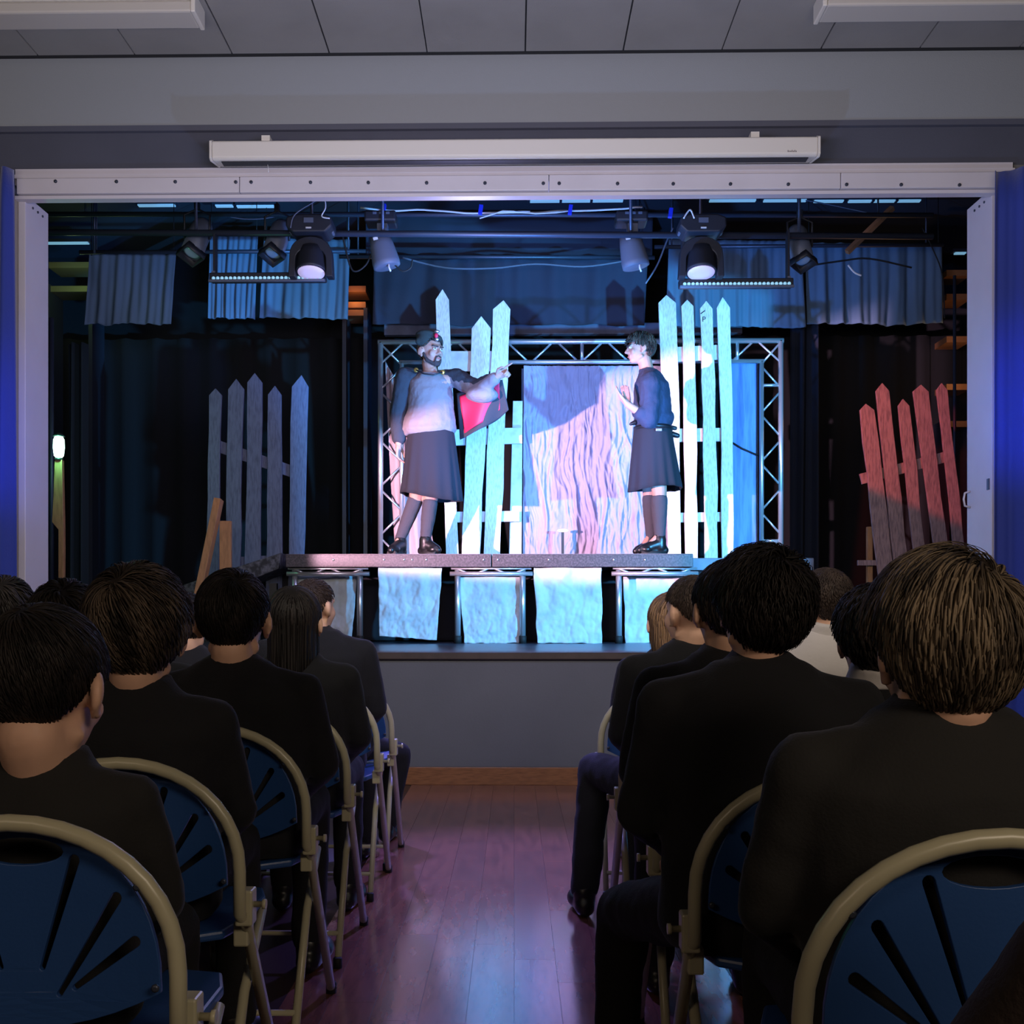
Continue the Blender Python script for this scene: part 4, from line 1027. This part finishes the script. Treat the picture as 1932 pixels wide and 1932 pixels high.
# ------------------------------------------------------------------ seated audience
def person(X, Y, top, label, hair, hk=None, seat=.445, hscale=1., yaw=0., pitch=0., roll=0., kx=1.1, jack=None, lean=0., collar=False, knees=None, feet=None, near=False, seed=0, arms=None, neckdrop=0., turn=0., group='seated audience', shirt_only=False, crop=False):
    e = empty('person', (X, Y, 0), label, 'person', group)
    zt = top-.124*hscale-(hk or {}).get('thick', 0)*hscale
    hc = Vector((X, Y+.02, zt))                                            # head centre
    Mh = Matrix.Translation(hc) @ Euler((radians(pitch), radians(roll), radians(yaw)), 'XYZ').to_matrix().to_4x4() @ Matrix.Scale(hscale, 4)
    zn = zt-.112*hscale-neckdrop                                           # neck base
    k = (zn-seat)/.60
    ct, st_ = cos(radians(turn)), sin(radians(turn))
    def B(x, y, z): 
        yy = y+lean*(z/.6)
        xx = x*ct-yy*st_; yy = x*st_+yy*ct
        return Vector((X+xx*kx*k*1.08, Y+.02+yy*k, seat+z*k))
    def torso(g):
        secs = []
        for z, rx, ry, yc in ((-.01, .15, .10, .0), (.03, .175, .13, .0), (.14, .168, .13, .0), (.28, .158, .118, -.008), (.40, .172, .122, -.012), (.49, .178, .115, -.018), (.545, .140, .09, -.02), (.58, .098, .075, -.015), (.615, .07, .06, -.005)):
            c = B(0, yc, z); ax = B(rx+g, yc, z)-c; ay = Vector((0, (ry+g)*k, 0)); 
            secs.append((c, ax, ay))
        return secs
    neck0 = B(0, -.005, .57); neck1 = Mh @ Vector((0, -.03, -.075))
    sh = {s: B(s*.176, -.015, .515) for s in (-1, 1)}
    el = {s: B(s*.215, .05, .27) for s in (-1, 1)}
    wr = {s: B(s*.11, .27, .13) for s in (-1, 1)}
    if arms:
        for s, (a, b, c) in arms.items(): sh[s], el[s], wr[s] = Vector(a), Vector(b), Vector(c)
    hp = {s: B(s*.09, .03, .06) for s in (-1, 1)}
    kn = {s: B(s*.12, .47, .085) for s in (-1, 1)}
    an = {s: Vector((kn[s].x, kn[s].y-.01, .085)) for s in (-1, 1)}
    if knees:
        for s, v in knees.items(): kn[s] = Vector(v); an[s] = Vector((v[0], v[1]-.03, .085))
    if feet:
        for s, v in feet.items(): an[s] = Vector(v)
    # continuous body
    b = MB(); hm = head_mb(); hm.xf(Mh); b.join(hm)
    b.rc(neck0, neck1, .054*hscale, .050*hscale)
    b.loft(torso(-.012), 20)
    for s in (-1, 1):
        b.rc(sh[s], el[s], .045*k, .036*k); b.rc(el[s], wr[s], .036*k, .024*k)
        b.join(hand_mb(wr[s], (wr[s]-el[s])*.6+Vector((-s*.02, .1, -.08)), (0, 0, -1), .9, .35, -s))
        b.rc(hp[s], kn[s], .075*k, .055*k); b.rc(kn[s], an[s], .05*k, .032*k); b.rc(an[s], an[s]+Vector((0, .1, -.05)), .03, .025)
        b.rc(B(s*.06, 0, .54), sh[s], .04*k, .045*k)
    bpart('body', b, M_SKIN, e, .0085 if near else .011, 2)
    # clothes
    jm = M_SHIRT if shirt_only else (jack or M_JACK)
    j = MB(); j.loft(torso(.016), 28)
    for s in (-1, 1):
        j.rc(B(s*.06, -.012, .56), sh[s], .045*k, .058*k); j.rc(sh[s], el[s], .062*k, .053*k); j.rc(el[s], el[s].lerp(wr[s], .92), .052*k, .041*k)
    # collar roll round the neck
    cz = B(0, -.012, .60)
    j.loft([(B(0, -.015, .555), Vector((.105*k, 0, 0)), Vector((0, .085*k, 0))), (B(0, -.012, .60), Vector((.075*k, 0, .0)), Vector((0, .072*k, .006))), (B(0, -.008, .635), Vector((.066*hscale, 0, 0)), Vector((0, .064*hscale, .012)))], 24)
    bpart('shirt' if shirt_only else 'jacket', j, jm, e, .011, 3, disp=.014 if near else .01, dscale=.1)
    if collar or shirt_only:
        c = MB()
        up = (neck1-neck0).normalized()
        secs = []
        for t, r in ((.0, .072), (.022, .066), (.05, .062)):
            secs.append((B(0, -.006, .612)+up*t, Vector((r*hscale, 0, 0)), Vector((0, r*hscale, .016*hscale))))
        c.loft(secs, 24); 
        bpart('shirt_collar', c, M_SHIRT, e, .007, 1)
    t = MB()
    t.loft([(B(0, .0, -.005), Vector((.16*k*kx, 0, 0)), Vector((0, .12*k, 0))), (B(0, .0, .06), Vector((.185*k*kx, 0, 0)), Vector((0, .15*k, 0))), (B(0, 0, .12), Vector((.165*k*kx, 0, 0)), Vector((0, .125*k, 0)))], 24)
    for s in (-1, 1):
        t.rc(hp[s], kn[s], .092*k, .075*k); t.rc(kn[s], kn[s].lerp(an[s], .96), .074*k, .062*k)
    bpart('trousers', t, M_TROU, e, .013, 2, disp=.014, dscale=.09)
    for s in (-1, 1):
        a = an[s]; q = MB(); dx = .02*s
        q.rc(a+Vector((0, -.03, -.045)), a+Vector((dx, .13, -.052)), .037, .03); q.ell(a+Vector((dx*.8, .09, -.045)), (.042, .075, .036)); q.rc(a+Vector((0, -.01, -.04)), a+Vector((0, -.01, .0)), .038, .042)
        bpart('shoe', q, M_SHOE, e, .008, 2)
    hk = dict(hk or {}); hair_obj(e, Mh, hair, seed=seed, **hk)
    return e

def HX(px, Yh): return P(px, 0, Yh).x
def HZ(py, Yh): return P(0, py, Yh).z
N1, N2, N3 = 6500, 2600, 1000
# left block
cl = [(-.70, 1.47, 'folding chair nearest on the left of the aisle'), (-.765, 2.05, 'second folding chair from the front of the picture on the left aisle'), (-.755, 2.66, 'third folding chair along the left side of the aisle'),
      (-.755, 3.31, 'fourth folding chair along the left side of the aisle'), (-.757, 4.05, 'fifth folding chair along the left side of the aisle'), (-.755, 4.52, 'folding chair nearest the stage on the left of the aisle')]
for x, y, l in cl: chair(x, y, l)
chair(-1.24, 2.66, 'folding chair under the dark-haired child behind the left row'); chair(-1.66, 3.31, 'folding chair at the far left edge of the picture'); chair(-1.25, 3.31, 'folding chair hidden behind the second boy on the left'); chair(-1.28, 4.05, 'folding chair between two dark heads on the left')
cr = [(.585, 1.28, 'folding chair nearest on the right with blue slotted back'), (.555, 1.9, 'second folding chair on the right with blue slotted back'), (.565, 2.46, 'third folding chair along the right side of the aisle'),
      (.565, 3.27, 'fourth folding chair along the right side of the aisle'), (.565, 4.08, 'folding chair nearest the stage on the right of the aisle')]
for i, (x, y, l) in enumerate(cr): chair(x, y, l, k=1.03 if i == 0 else 1.)
chair(1.05, 2.46, 'folding chair under the curly-haired child on the right'); chair(1.05, 3.30, 'folding chair under the person in the white shirt')

Yh = 1.62; person(HX(78, Yh), Yh, HZ(1140, Yh), 'person with dark cropped hair in black blazer, nearest on the left', H_BLACK, dict(n=N1, length=.05, lift=.07, nape=-.06, whorl=(-.01, -.07, .1), width=.0021), near=True, hscale=1.04, yaw=-5, pitch=-10, seed=1, jack=M_JACK2, neckdrop=.0)
Yh = 2.2; person(HX(255, Yh), Yh, HZ(1070, Yh), 'person with tousled dark brown hair in black blazer, second on left aisle', H_BROWN, dict(n=N1, length=.085, lift=.22, nape=-.09, whorl=(-.03, -.08, .085), width=.0022, thick=.008), near=True, hscale=1.05, yaw=10, pitch=-3, seed=2)
Yh = 2.78; person(HX(437, Yh), Yh, HZ(1075, Yh), 'person with neat dark hair and visible ears, third on left aisle', H_BLACK, dict(n=N1, length=.055, lift=.12, nape=-.065, side=.022, whorl=(.02, -.078, .09), width=.0021), near=True, hscale=1.06, yaw=4, seed=3, kx=1.2)
Yh = 3.45; person(HX(553, Yh), Yh, HZ(1103, Yh), 'person with long straight dark hair, fourth on left aisle', H_BLACK, dict(n=1800, length=.27, lift=.06, nape=-.08, side=-.03, slack=.4, hang=True, grav=2.2, swirl=.05, noise=.05, width=.007, seg=10), hscale=1.0, yaw=0, seed=4)
Yh = 4.2; person(HX(593, Yh), Yh, HZ(1090, Yh), 'person with cropped hair and right ear showing, fifth on left aisle', H_CROP, dict(n=N3, length=.018, lift=.03, nape=-.05), hscale=.93, yaw=-30, seed=5, kx=1.1)
Yh = 4.68; person(HX(588, Yh), Yh, HZ(1112, Yh), 'person in dark trousers with knee in the aisle, nearest the stage on left', H_BLACK, dict(n=N3, length=.03), hscale=.92, seed=6, lean=-.0, knees={1: (-.55, 5.03, .40)}, feet={1: (-.6, 4.98, .085)})
Yh = 2.82; person(HX(122, Yh), Yh, HZ(1098, Yh), 'person with full dark hair between two boys at the far left', H_BLACK, dict(n=N2, length=.06, lift=.2), seed=7, hscale=1.0)
Yh = 3.45; person(HX(8, Yh), Yh, HZ(1088, Yh), 'person with dark hair cut off by the left edge of the picture', H_BLACK, dict(n=N3, length=.06, lift=.15), seed=8)
Yh = 3.45; person(HX(255, Yh), Yh, HZ(1105, Yh), 'person hidden behind the tousled boy on the left', H_BLACK, dict(n=400, length=.05), seed=9)
Yh = 4.2; person(HX(352, Yh), Yh, HZ(1118, Yh), 'person with dark hair glimpsed between two boys on the left', H_BLACK, dict(n=N3, length=.05), seed=10)
# right block
Yh = 1.42; person(HX(1787, Yh), Yh, HZ(1045, Yh), 'person with thick light brown hair in charcoal blazer, nearest on the right', H_LIGHT, dict(n=10000, length=.10, lift=.2, nape=-.115, side=.03, slack=.016, whorl=(.03, -.08, .085), width=.0021, thick=.010, swirl=.55, noise=.2, seg=8), near=True, hscale=.98, yaw=5, pitch=-4, seed=11, jack=M_JACK2, kx=1.18, neckdrop=-.02)
Yh = 2.05; person(HX(1437, Yh), Yh, HZ(1037, Yh), 'person with bushy dark wavy hair in black blazer, second on right aisle', H_BLACK, dict(n=N1, length=.085, lift=.28, nape=-.075, side=.0, curl=.7, width=.0024, thick=.010), near=True, hscale=.88, yaw=10, pitch=3, roll=5, seed=12, kx=1.1, neckdrop=.01,
       knees={-1: (.26, 2.52, .37)}, feet={-1: (.24, 2.5, .085)})
Yh = 2.6; person(HX(1378, Yh), Yh, HZ(1058, Yh), 'person with short dark hair partly hidden behind the bushy-haired one', H_BLACK, dict(n=N2, length=.05, lift=.12, nape=-.05), seed=13, yaw=8)
Yh = 3.42; person(HX(1306, Yh), Yh, HZ(1084, Yh), 'person with shaved fade haircut and legs in the aisle on the right', H_CROP, dict(n=N2, length=.02, lift=.03, nape=-.01, side=.03), seed=14, yaw=28, kx=1.1,
       knees={-1: (.30, 3.92, .50), 1: (.46, 3.85, .46)}, feet={-1: (.25, 3.78, .085), 1: (.42, 3.62, .085)})
Yh = 4.2; person(HX(1266, Yh), Yh, HZ(1118, Yh), 'person with dark blond bob, nearest the stage on the right', H_BLOND, dict(n=N2, length=.11, lift=.1, nape=-.09, side=-.05, slack=.1, hang=True, grav=1.5, swirl=.1, noise=.08, width=.006), seed=15)
Yh = 3.45; person(HX(1557, Yh), Yh, HZ(1070, Yh), 'person with cropped hair in white shirt among dark blazers', H_CROP, dict(n=N2, length=.014, lift=.02, nape=-.06, side=-.01), seed=16, shirt_only=True, hscale=.98, yaw=18, kx=1.0)
Yh = 2.6; person(HX(1655, Yh), Yh, HZ(1108, Yh), 'person with dark curly hair and white collar behind the light-haired boy', H_BLACK, dict(n=N2, length=.07, lift=.2, curl=.8, thick=.006), seed=17, collar=True)
person(.74, .52, 1.24, 'person at bottom right corner showing only a dark brown sleeve', H_BROWN, dict(n=300, length=.06), seed=18, jack=mat('dark_brown_wool', (46, 34, 28), .9, bump=.2, bscale=160),
       arms={-1: ((.55, .74, 1.03), (.385, .88, .68), (.50, 1.0, .60))})

# ------------------------------------------------------------------ the two actors
AY = 8.6
def J(px, py, dy=0.): return P(px, py, AY+dy)
PXM = AY/F
# ---- pointing actor
e = empty('person', (J(800, 0).x, AY, DZ), 'actor in beret, pale tunic and dark kilt pointing to the right', 'person', None)
hs = 1.1
hc = J(813, 663); Mh = Matrix.Translation(hc) @ Euler((radians(-4), 0, radians(180+40)), 'XYZ').to_matrix().to_4x4() @ Matrix.Scale(hs, 4)
Mh = Matrix.Translation(hc) @ Matrix.Rotation(radians(-180+42), 4, 'Z') @ Matrix.Rotation(radians(-3), 4, 'X') @ Matrix.Scale(hs, 4)
shL, elL, wrL = J(765, 711, .02), J(752, 782, .04), J(752, 838, -.03)
shR, elR, wrR = J(858, 716, 0), J(902, 738, -.16), J(938, 711, -.33)
def ellsec(px, py, rx, ry, dy=0.): c = J(px, py, dy); return (c, Vector((rx, 0, 0)), Vector((0, ry, 0)))
b = MB(); h = head_mb(); h.xf(Mh); b.join(h)
b.rc(J(812, 703), Mh @ Vector((0, -.025, -.08)), .06, .055)
b.loft([ellsec(812, 850, .15, .11), ellsec(813, 800, .15, .11), ellsec(812, 750, .165, .115), ellsec(811, 722, .17, .1), ellsec(811, 704, .09, .07)], 20)
b.rc(J(811, 718), shL, .055, .055); b.rc(J(811, 718), shR, .055, .055)
b.rc(shL, elL, .048, .04); b.rc(elL, wrL, .04, .027); b.rc(shR, elR, .048, .04); b.rc(elR, wrR, .04, .027)
b.join(hand_mb(wrL, (-.02, .0, -1), (1, -.3, 0), 1.0, .45, -1))
pd = J(975, 688, -.42)-wrR
b.join(hand_mb(wrR, pd, (-.4, -.5, -.8), 1.05, 1.25, -1, point=True))
kL, aL, kR, aR = J(786, 938, .0), J(756, 1014, .05), J(812, 942, -.02), J(803, 1016, -.06)
b.rc(J(795, 850), kL, .085, .06); b.rc(kL, aL, .056, .036); b.rc(J(828, 850), kR, .085, .06); b.rc(kR, aR, .056, .036)
b.rc(aL, Vector((J(742, 1034, -.04).x, J(742, 1034, -.04).y, DZ+.032)), .032, .022); b.rc(aR, Vector((J(822, 1034, -.1).x, J(822, 1034, -.1).y, DZ+.032)), .032, .022)
bpart('body', b, M_SKINA, e, .0062, 2)
t = MB()
t.loft([ellsec(808, 822, .19, .14), ellsec(809, 812, .222, .165), ellsec(811, 792, .212, .155), ellsec(813, 770, .185, .135), ellsec(812, 740, .18, .125), ellsec(811, 720, .165, .105), ellsec(811, 706, .1, .08)], 30)
t.rc(shL, elL, .062, .055); t.rc(shR, elR, .064, .06); t.rc(elR, elR.lerp(wrR, .85), .062, .05)
t.ell(elR.lerp(wrR, .2)+Vector((0, 0, -.05)), (.13, .1, .065))
bpart('tunic', t, M_TUNIC, e, .009, 2, disp=.02, dscale=.09)
part('cuff', MB().tube([elR.lerp(wrR, .83), elR.lerp(wrR, .9)], .043, 14), M_TUNIC, e)
# cape over both shoulders and down the hanging arm
c = MB()
c.rc(J(806, 712, .03), shL, .06, .08); c.rc(J(818, 712, .03), shR+Vector((0, .02, .01)), .06, .075)
c.rc(shL, elL, .083, .075); c.rc(elL, elL.lerp(wrL, .8), .074, .06)
c.rc(shR+Vector((0, .0, .025)), elR+Vector((-.01, .01, .04)), .07, .055); c.rc(elR+Vector((-.01, .01, .04)), elR.lerp(wrR, .5)+Vector((0, .01, .045)), .055, .035)
c.loft([ellsec(790, 840, .1, .05, .12), ellsec(805, 770, .17, .06, .12), ellsec(811, 715, .17, .07, .07)], 20)
cpe = bpart('cape', c, M_CAPE, e, .009, 2, disp=.02, dscale=.08)
# hanging part of the cape with the red lining towards the viewer
def fnc(u, v): return (0, .05*sin(u*7+v*2)*v-.10*u*(1-v)*0, -.03*sin(u*pi)*v)
tl, tr_, bl, br_ = J(862, 742, .04), J(948, 716, -.24), J(868, 828, .08), J(960, 772, -.12)
o = part('cape_panel', sheet(tl, tr_, bl, br_, 30, 20, fnc), M_CAPE, e); o.modifiers.new('t', 'SOLIDIFY').thickness = .006
ins = Vector((0, -.014, 0))
q4 = lambda u, v: tl.lerp(tr_, u).lerp(bl.lerp(br_, u), v)
o = part('cape_lining', sheet(q4(.06, .1)+ins, q4(.93, .05)+ins, q4(.1, .93)+ins, q4(.84, .84)+ins, 30, 20, lambda u, v: (0, .05*sin((.06+.9*u)*7+v*2)*v, -.02*sin(u*pi)*v)), M_RED, e)
o.modifiers.new('t', 'SOLIDIFY').thickness = .004
for px, py, dy in ((785, 698, -.1), (835, 702, -.11)):
    part('clasp', MB().ell(J(px, py, dy), (.02, .012, .02)), M_GOLD, cpe)
part('cape_cord', MB().tube([J(785, 698, -.11), J(800, 705, -.125), J(818, 707, -.125), J(835, 702, -.12)], .006, 8), M_BLACK, e)
def kilt(e, cx, y0, y1, w0, w1, d0, d1, seed, skew=0., rows=10, hem=0.):
    n = 96; vs = []
    for j in range(rows+1):
        t = j/rows; c = J(cx+skew*t, y0+(y1-y0)*t)
        rx = w0+(w1-w0)*t; ry = d0+(d1-d0)*t
        for k in range(n):
            a = 2*pi*k/n; pl = 1+(.035*sin(a*13+.8*sin(a*3+seed))+.02*sin(a*5+seed))*t
            vs.append((c.x+rx*pl*cos(a), c.y+ry*pl*sin(a), c.z+hem*t*t*cos(a)*-1+.012*t*sin(a*2+seed)))
    fs = [(j*n+k, j*n+(k+1) % n, (j+1)*n+(k+1) % n, (j+1)*n+k) for j in range(rows) for k in range(n)]
    fs.append(tuple(range(n)))
    o = part('kilt', MB().add(vs, fs, True), M_KILT, e); o.modifiers.new('t', 'SOLIDIFY').thickness = .008
    return o
kilt(e, 813, 806, 940, .185, .25, .14, .2, 1, skew=0, hem=.035)
for nm, kk, aa in (('sock', kL, aL), ('sock', kR, aR)):
    bpart(nm, MB().rc(kk.lerp(aa, .12), kk.lerp(aa, .55), .064, .058).rc(kk.lerp(aa, .5), aa, .058, .045).rc(aa, Vector((aa.x, aa.y, DZ+.06)), .046, .044), M_SOCK, e, .008, 2, disp=.006, dscale=.05)
def shoe(e, a, toe, heel=None):
    q = MB(); z = DZ+.035; toe = Vector((toe.x, toe.y, z)); hl = Vector((a.x, a.y, z)); d = (toe-hl).normalized()
    q.rc(hl-d*.035, toe, .038, .03); q.rc(hl+Vector((0, 0, .0)), Vector((a.x, a.y, max(a.z, z+.03))), .04, .046); q.ell(hl.lerp(toe, .7)+Vector((0, 0, .005)), (.05, .05, .036)); q.rc(hl+Vector((0, 0, .055)), toe.lerp(hl, .15)+Vector((0, 0, .01)), .052, .038); q.rc(hl+Vector((0, 0, .03)), hl+Vector((0, 0, .085)), .052, .052)
    o = bpart('shoe', q, M_SHOE, e, .007, 2)
    part('sole', MB().tube([hl-d*.04-Vector((0, 0, .03)), toe-Vector((0, 0, .03))], [.04, .04], 8), M_CAP, o)
    return o
shoe(e, aL, J(738, 1034, -.13)); shoe(e, aR, J(826, 1034, -.12))
# beret, badge, beard, eyes
q = MB(); q.ell(Mh @ Vector((.01, -.02, .10)), (.112, .118, .042), Euler((radians(-10), radians(12), 0)).to_matrix()); q.rc(Mh @ Vector((-.05, -.02, .075)), Mh @ Vector((.05, -.01, .078)), .07, .07)
q.ell(Mh @ Vector((.0, .06, .085)), (.05, .045, .03)); q.rc(Mh @ Vector((.06, .0, .085)), Mh @ Vector((.098, -.02, .06)), .04, .03)
brt = bpart('beret', q, M_BERET, e, .008, 3)
part('badge', MB().ell(Mh @ Vector((.035, .105, .095)), (.016, .012, .02)), M_RED, brt)
part('badge', MB().ell(Mh @ Vector((.03, .105, .07)), (.018, .012, .016)), M_SILVER, brt)
part('badge', MB().ell(Mh @ Vector((.015, .085, .13)), (.024, .015, .014)), M_SILVER, brt)
def beard(e, Mh, m):
    q = MB()
    for s in (-1, 1):
        q.rc((s*.07, .005, -.025), (s*.058, .03, -.075), .010, .013); q.rc((s*.058, .03, -.075), (s*.012, .075, -.105), .015, .016)
        q.rc((s*.02, .094, -.052), (s*.026, .088, -.08), .0065, .008); q.rc((s*.002, .1, -.047), (s*.02, .094, -.052), .006, .0065)
    q.ell((0, .082, -.098), (.024, .016, .02)); q.xf(Mh)
    return bpart('beard', q, m, e, .006, 2, disp=.006, dscale=.02)
M_BEARD = mat('dark_beard', (58, 46, 46), .8, bump=.5, bscale=220)
beard(e, Mh, M_BEARD)
def eyes(e, Mh):
    for s in (-1, 1):
        ey = part('eye', MB().ell(Mh @ Vector((s*.031, .083, .006)), (.0125, .0125, .009)), M_EYEW, e)
        part('iris', MB().ell(Mh @ Vector((s*.031+.002, .0925, .006)), (.0062, .005, .0062)), M_EYEB, ey)
        part('eyebrow', MB().rc((s*.050, .082, .026), (s*.012, .098, .020), .005, .006, 8).xf(Mh), M_BEARD, e)
    part('lips', MB().rc((-.018, .093, -.062), (.018, .093, -.062), .0055, .0055, 8).xf(Mh), M_LIP, e)
eyes(e, Mh)
hair_obj(e, Mh, H_BROWN, seed=31, n=500, length=.04, nape=-.05)

# ---- profile actor
e = empty('person', (J(1232, 0).x, AY, DZ), 'actor in navy jumper and dark kilt facing left with raised hand', 'person', None)
hc = J(1206, 658); Mh = Matrix.Translation(hc) @ Matrix.Rotation(radians(90+8), 4, 'Z') @ Matrix.Rotation(radians(-4), 4, 'X')
b = MB(); h = head_mb(); h.xf(Mh); b.join(h)
b.rc(J(1222, 706), Mh @ Vector((0, -.035, -.085)), .06, .056)
psec = lambda px, py, rx, ry: ellsec(px, py, rx, ry)
b.loft([psec(1233, 840, .11, .15), psec(1230, 800, .105, .145), psec(1229, 755, .12, .165), psec(1227, 725, .11, .17), psec(1223, 705, .07, .09)], 20)
sN, eN, wN = J(1226, 722, -.18), J(1224, 790, -.2), J(1184, 763, -.24)
sF, eF, wF = J(1226, 722, .18), J(1216, 788, .2), J(1184, 762, .12)
for s_, e_, w_ in ((sN, eN, wN), (sF, eF, wF)):
    b.rc(J(1226, 720), s_, .06, .055); b.rc(s_, e_, .05, .042); b.rc(e_, w_, .042, .027)
b.join(hand_mb(wN, J(1160, 732, -.24)-wN, (.55, -.2, .6), 1.0, .12, 1))
b.join(hand_mb(wF, J(1178, 728, .1)-wF, (-.2, -.9, .2), .95, .3, -1))
k1, a1, k2, a2 = J(1244, 930, -.08), J(1245, 1010, -.07), J(1226, 930, .1), J(1229, 1010, .1)
b.rc(J(1238, 850, -.08), k1, .085, .06); b.rc(k1, a1, .058, .036); b.rc(J(1230, 850, .08), k2, .085, .06); b.rc(k2, a2, .058, .036)
b.rc(a1, Vector((J(1215, 1034, -.1).x, J(1215, 1034, -.1).y, DZ+.032)), .032, .022); b.rc(a2, Vector((J(1205, 1034, .06).x, J(1205, 1034, .06).y, DZ+.032)), .032, .022)
bpart('body', b, M_SKINA, e, .0062, 2)
t = MB()
t.loft([psec(1233, 815, .135, .17), psec(1233, 795, .15, .18), psec(1231, 760, .15, .19), psec(1229, 728, .14, .185), psec(1226, 708, .095, .13), psec(1222, 697, .07, .075)], 30)
t.rc(J(1228, 718), sN, .075, .075); t.rc(sN, eN, .085, .08); t.rc(eN, eN.lerp(wN, .35), .075, .06); t.rc(J(1228, 718), sF, .075, .075); t.rc(sF, eF, .085, .08); t.rc(eF, eF.lerp(wF, .35), .075, .06)
t.ell(J(1250, 790), (.09, .15, .09))
bpart('jumper', t, M_JUMP, e, .009, 2, disp=.025, dscale=.09)
k_ = kilt(e, 1231, 806, 924, .15, .215, .17, .2, 4, skew=5, hem=-.012)
blt = part('belt', MB().loft([(J(1232, 813), Vector((.158, 0, 0)), Vector((0, .178, 0))), (J(1232, 806), Vector((.158, 0, 0)), Vector((0, .178, 0)))], 32), M_BLACK, e)
part('buckle', MB().cbox(J(1243, 811, -.19), (.05, .02, .022)), M_SILVER, blt, .003)
part('buckle', MB().cbox(J(1211, 794, -.18), (.028, .02, .014)), M_SILVER, blt, .003)
part('pouch', MB().rc(J(1262, 806, -.02), J(1274, 808, -.02), .02, .016).rc(J(1264, 818, -.02), J(1278, 822, -.02), .025, .02), M_BLACK, e)
part('pouch', MB().rc(J(1198, 797, -.05), J(1190, 800, -.05), .02, .012), M_BLACK, e)
for kk, aa in ((k1, a1), (k2, a2)):
    bpart('sock', MB().rc(kk.lerp(aa, .16), kk.lerp(aa, .55), .066, .06).rc(kk.lerp(aa, .5), aa, .06, .046).rc(aa, Vector((aa.x, aa.y, DZ+.06)), .046, .044), M_SOCK, e, .008, 2, disp=.006, dscale=.05)
shoe(e, a1, J(1208, 1034, -.1)); shoe(e, a2, J(1200, 1034, .06))
eyes(e, Mh)
hair_obj(e, Mh, H_BROWN, seed=32, n=1400, length=.075, lift=.25, curl=.7, nape=-.085, side=.01, front=.06, width=.0045, thick=.006)
